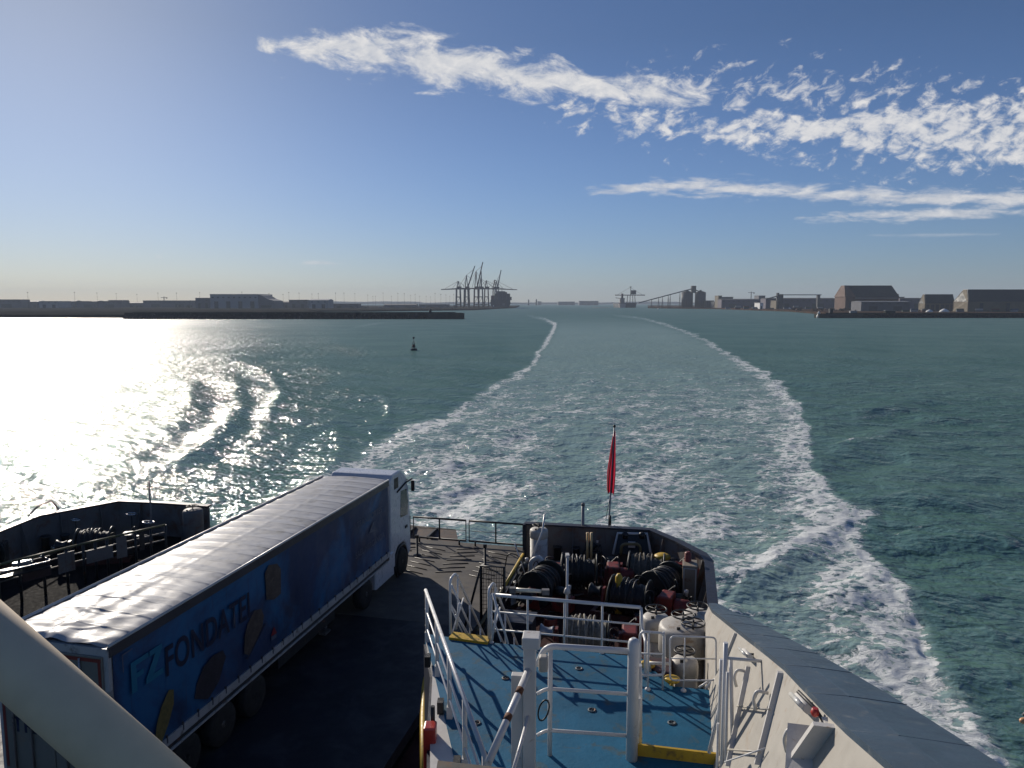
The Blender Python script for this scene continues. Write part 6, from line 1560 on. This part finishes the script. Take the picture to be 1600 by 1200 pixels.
for (a, b, lab) in ((1066.5,1084,'round grain silo left of the pair, under the transfer tower'),(1087.5,1104,'round grain silo right of the pair')):
    r_s = (fx(b,D)-fx(a,D))/2; c = Vector(((fx(a,D)+fx(b,D))/2, D+r_s, 3)); t = thing('silo', lab, 'silo', c, 0, 'pair of round silos')
    m = MB(); m.lathe(c, [(r_s,0),(r_s,fz(457.5,D)-3)], 28); m.build('wall', M_steel, t)
    m = MB(); m.lathe(V3(c, fz(457.5,D)), [(r_s*1.02,0),(r_s*1.02,0.8),(r_s*0.25,5.5),(r_s*0.2,8)], 28); m.build('roof', M_far, t)
    m = MB()
    for k in range(10):
        an = math.pi+math.pi*k/9; m.tube([c+Vector((math.cos(an)*r_s*1.01, math.sin(an)*r_s*1.01, 0)), c+Vector((math.cos(an)*r_s*1.01, math.sin(an)*r_s*1.01, fz(458,D)-3))], 0.35, 4)
    m.build('stiffeners', M_far, t)
rs = [(1105,1115,470,2300,M_far,0,'dark low shed just right of the silos'),(1115,1122,471.5,2250,M_shed,0,'small grey shed left of the narrow tower house'),(1122,1127.5,462.5,2200,M_tanw,0,'narrow tan tower house at the left end of the long sheds'),
      (1127,1196,467,2150,M_shedp,2,'long violet grey shed left of the blocky tower'),(1185,1195,462.5,2160,M_shed,0,'blocky grey tower on the long shed'),(1127,1145,464.5,2190,M_shed,0,'flat upper store on the long shed, left part'),
      (1196,1305,465.5,1900,M_shedp,2,'violet grey shed running up to the brown hangar'),(1187,1192,473.6,1800,M_bw,0,'small white cube house by the water'),(1212.5,1216,470,1800,M_tanw,0,'thin tan pump house at the water edge'),
      (1345,1421,470.5,1350,M_shed,1,'long low shed with pale roof in front of the brown hangar'),(1405,1440,465.5,1750,M_shedp,1,'violet shed right of the brown hangar'),(1400,1412,464.5,1800,M_shed,0,'little chimney house right of the hangar')]
for i, (a, b, y, D_, mt, rg, lab) in enumerate(rs):
    shed('shed', lab, a, b, y, D_, 40, mt, ridge=rg, roofmat=M_shedw if i in (9,) else (M_far if rg else mt), group='sheds along the right shore', doors=2 if b-a > 12 else 1)
D = 1850.0
cb = thing('conveyor_bridge', 'level conveyor bridge between two towers above the violet sheds', 'conveyor', (fx(1245,D),D,3))
m = MB(); m.box((fx(1250,D),D,fz(461,D)), ((1284-1220)*D/FPX,4,2.2)); m.build('gallery', M_shedw, cb)
m = MB(); m.prism([Vector((fx(1196,D),D,fz(467,D))),Vector((fx(1216,D),D,fz(461.5,D))),Vector((fx(1216,D),D,fz(463,D))),Vector((fx(1196,D),D,fz(468.5,D)))],(0,3,0)); m.build('ramp', M_far, cb)
for a, b, y in ((1213,1216,458),(1217,1222.5,460),(1276,1280,461)):
    cr_(fx(a,D),fx(b,D),3,fz(y,D),D-3,D+5).build('tower', M_far, cb)
# the brown hangar with cut gable ends
D = 1500.0; hg = thing('hangar', 'big brown hangar with steep dark roof on the right shore', 'hangar', (fx(1355,D),D,3))
dep = 50
x0, x1 = fx(1320,D), fx(1403,D); r0, r1 = fx(1316,D+20), fx(1389,D+20); ze = fz(464,D); zr = fz(446.5,D)
m = MB(); m.hexa([Vector(v) for v in ((x0,D,3),(x1,D,3),(x1,D+dep,3),(x0,D+dep,3),(x0,D,ze),(x1,D,ze),(x1,D+dep,ze),(x0,D+dep,ze))]); m.build('wall', M_brick, hg)
m = MB(); vs = [Vector(v) for v in ((x0-1,D-1,ze+.02),(x1+1,D-1,ze+.02),(x1+1,D+dep+1,ze+.02),(x0-1,D+dep+1,ze+.02),(r0,D+dep*.3,zr),(r1,D+dep*.3,zr),(r1,D+dep*.6,zr),(r0,D+dep*.6,zr))]
m.add(vs, [(3,2,1,0),(0,1,5,4),(1,2,6,5),(2,3,7,6),(4,5,6,7)]); m.build('roof', M_roofg, hg)
m = MB(); m.add([vs[3]+Vector((-.3,0,0)), vs[0]+Vector((-.3,0,0)), vs[4]+Vector((-.3,0,0)), vs[7]+Vector((-.3,0,0))], [(0,1,2,3)]); m.add([vs[0]+Vector((0,-.4,.1)), vs[0]+Vector((22,-.4,.1)), vs[4]+Vector((6,-.4,.1)), vs[4]+Vector((0,-.4,.1))], [(0,1,2,3)]); m.build('gable', M_brick, hg)
m = MB(); m.box(((x0+x1)/2+8, D-1.5, ze-2.5), ((x1-x0)*0.8, 1.5, 1.2)); m.build('gutter_band', M_shedw, hg)
for k in range(4):
    m = MB(); m.box((x0+12+(x1-x0-24)*k/3, D-.15, 3+(ze-3)*.3), (9,.4,(ze-3)*.55)); m.build('door', M_far, hg)
def hipshed(label, a, b, py, D, dep, gable_px):
    t = thing('storage_hall', label, 'storage hall', (fx(a,D),D,3), 0, 'green roofed halls at the right edge')
    x0, x1 = fx(a,D), fx(b,D); zr = fz(py,D); ze = 3+(zr-3)*0.45; g_ = fx(gable_px,D)
    m = MB(); m.hexa([Vector(v) for v in ((x0,D,3),(x1,D,3),(x1,D+dep,3),(x0,D+dep,3),(x0,D,ze),(x1,D,ze),(x1,D+dep,ze),(x0,D+dep,ze))]); m.build('wall', M_tanw, t)
    m = MB(); m.add([Vector(v) for v in ((x0-.5,D-.5,ze+.02),(x1,D-.5,ze+.02),(x1,D+dep,ze+.02),(x0-.5,D+dep,ze+.02),(g_,D+dep*.35,zr),(x1,D+dep*.35,zr),(x1,D+dep*.65,zr),(g_,D+dep*.65,zr))], [(3,2,1,0),(0,1,5,4),(1,2,6,5),(2,3,7,6),(3,0,4,7),(4,5,6,7)]); m.build('roof', M_roofg, t)
    m = MB(); m.add([Vector(v) for v in ((x0-.8,D,3),(x0-.8,D+dep,3),(x0-.8,D+dep,ze),(g_-.8,D+dep*.6,zr-.5),(g_-.8,D+dep*.4,zr-.5),(x0-.8,D,ze))], [(0,1,2,3,4,5)]); m.build('gable', M_tanw, t)
    for k in range(6):
        xx = x0+(x1-x0)*(k+.5)/6; m = MB(); m.box((xx, D-.1, 3+(ze-3)*.45), (6,.3,(ze-3)*.8)); m.build('door', M_far, t)
hipshed('smaller green roofed hall between the brown hangar and the largest hall', 1445, 1491, 460, 1350, 22, 1447)
hipshed('largest green roofed hall running out of the right edge', 1512, 1760, 452.5, 1250, 42, 1518)
for i, (px, py, s_, lab) in enumerate([(1452,476,3,'white heap cover in front of the smaller green hall'),(1475,477,4,'white tarpaulin heap right of the smaller one'),(1232,470,3,'white heap by the violet sheds'),(1028,474.5,1.4,'white tank by the conveyor trestles')]):
    D = 1200 if px > 1300 else 1800; p = Vector((fx(px,D), D, 3)); t = thing('covered_heap', lab, 'heap', p, 0, 'white covered heaps on the right shore')
    m = MB(); m.lathe(p, [(s_*2,0),(s_*1.5,s_*.7),(s_*.5,s_*1.3),(0,s_*1.4)], 12); m.build('cover', M_bw, t)
# stacks of containers on the quays
rr = random.Random(21); cmats = [paint('box_rust', (0.12,0.04,0.03), .7), paint('box_blue', (0.03,0.06,0.12), .7), paint('box_grey', (0.13,0.13,0.13), .7), paint('box_green', (0.03,0.07,0.05), .7), M_shedw]
CN = ['rust red','blue','grey','green','pale']
spots = [(px, 2300+rr.uniform(-80,80), 476) for px in (536,548,563,571,594,607,618,634,646,662,676,690,703,712)]+[(px, 1750+rr.uniform(-40,40), 478) for px in (1137,1152,1166,1180,1205,1228,1244,1262,1281)]+[(px, 1240, 481) for px in (1415,1428,1445,1500,1530,1556,1584)]
for i, (px, D_, _) in enumerate(spots):
    k = i % 5; lv = rr.choice((1,2,2,3)); x = fx(px, D_); side = 'left' if px < 800 else 'right'; j = i if px < 800 else i-14
    t = thing('container_stack', '%s container stack, %s from the left on the %s shore' % (CN[k], ORD[j], side), 'containers', (x, D_, 3), 0, 'container stacks on the quays')
    L_ = 12.2
    for l in range(lv):
        mb = MB(); off = rr.uniform(-1.5,1.5) if l else 0
        mb.box((x+off, D_, 3+1.3+2.65*l), (L_, 2.4, 2.58)); mb.build('container', cmats[(k+l*2) % 5 if l else k], t)
# sliver sandbanks and skyline of the middle gap
for (a, b, y, D, lab) in ((905,935,470.5,5200,'long low block on the skyline between the two quays'),(872,898,471.5,5600,'pale low works on the skyline left of the long block'),(840,846,471,6000,'small works far off behind the ship')):
    shed('works', lab, a, b, y, D, 60, M_shed, group='far works on the skyline', doors=3, base=0.5, cat='works')
for (px, py, lab) in ((826,468,'thin chimney on the skyline right of the ship'),(838,467.5,'second thin chimney on the skyline right of the ship'),(1402,459.5,'short chimney just right of the brown hangar')):
    D = 5000 if px < 1000 else 1900; t = thing('chimney', lab, 'chimney', (fx(px,D), D, 1), 0, 'chimneys on the skyline')
    m = MB(); m.lathe((fx(px,D), D, 1), [(D/900,0),(D/1300,fz(py,D)-1)], 10); m.build('shaft', M_far, t)

# ------------------------------------------------------------ haze over the harbour
hz = bpy.data.materials.new('haze'); hz.use_nodes = True; ht = hz.node_tree; ht.nodes.clear()
ho = ht.nodes.new('ShaderNodeOutputMaterial'); pv = ht.nodes.new('ShaderNodeVolumePrincipled')
pv.inputs['Color'].default_value = HAZE_COL; pv.inputs['Density'].default_value = HAZE_D; pv.inputs['Anisotropy'].default_value = 0.05
ht.links.new(pv.outputs[0], ho.inputs['Volume'])
mb = MB(); mb.box((0, 4400, 88), (19600, 9400, 180)); ho_ = mb.build('haze', hz); ho_['kind'] = 'stuff'
tag(ho_, 'thin bluish haze over the harbour', 'haze')
for o in bpy.data.objects:
    if '_m' in o: del o['_m']
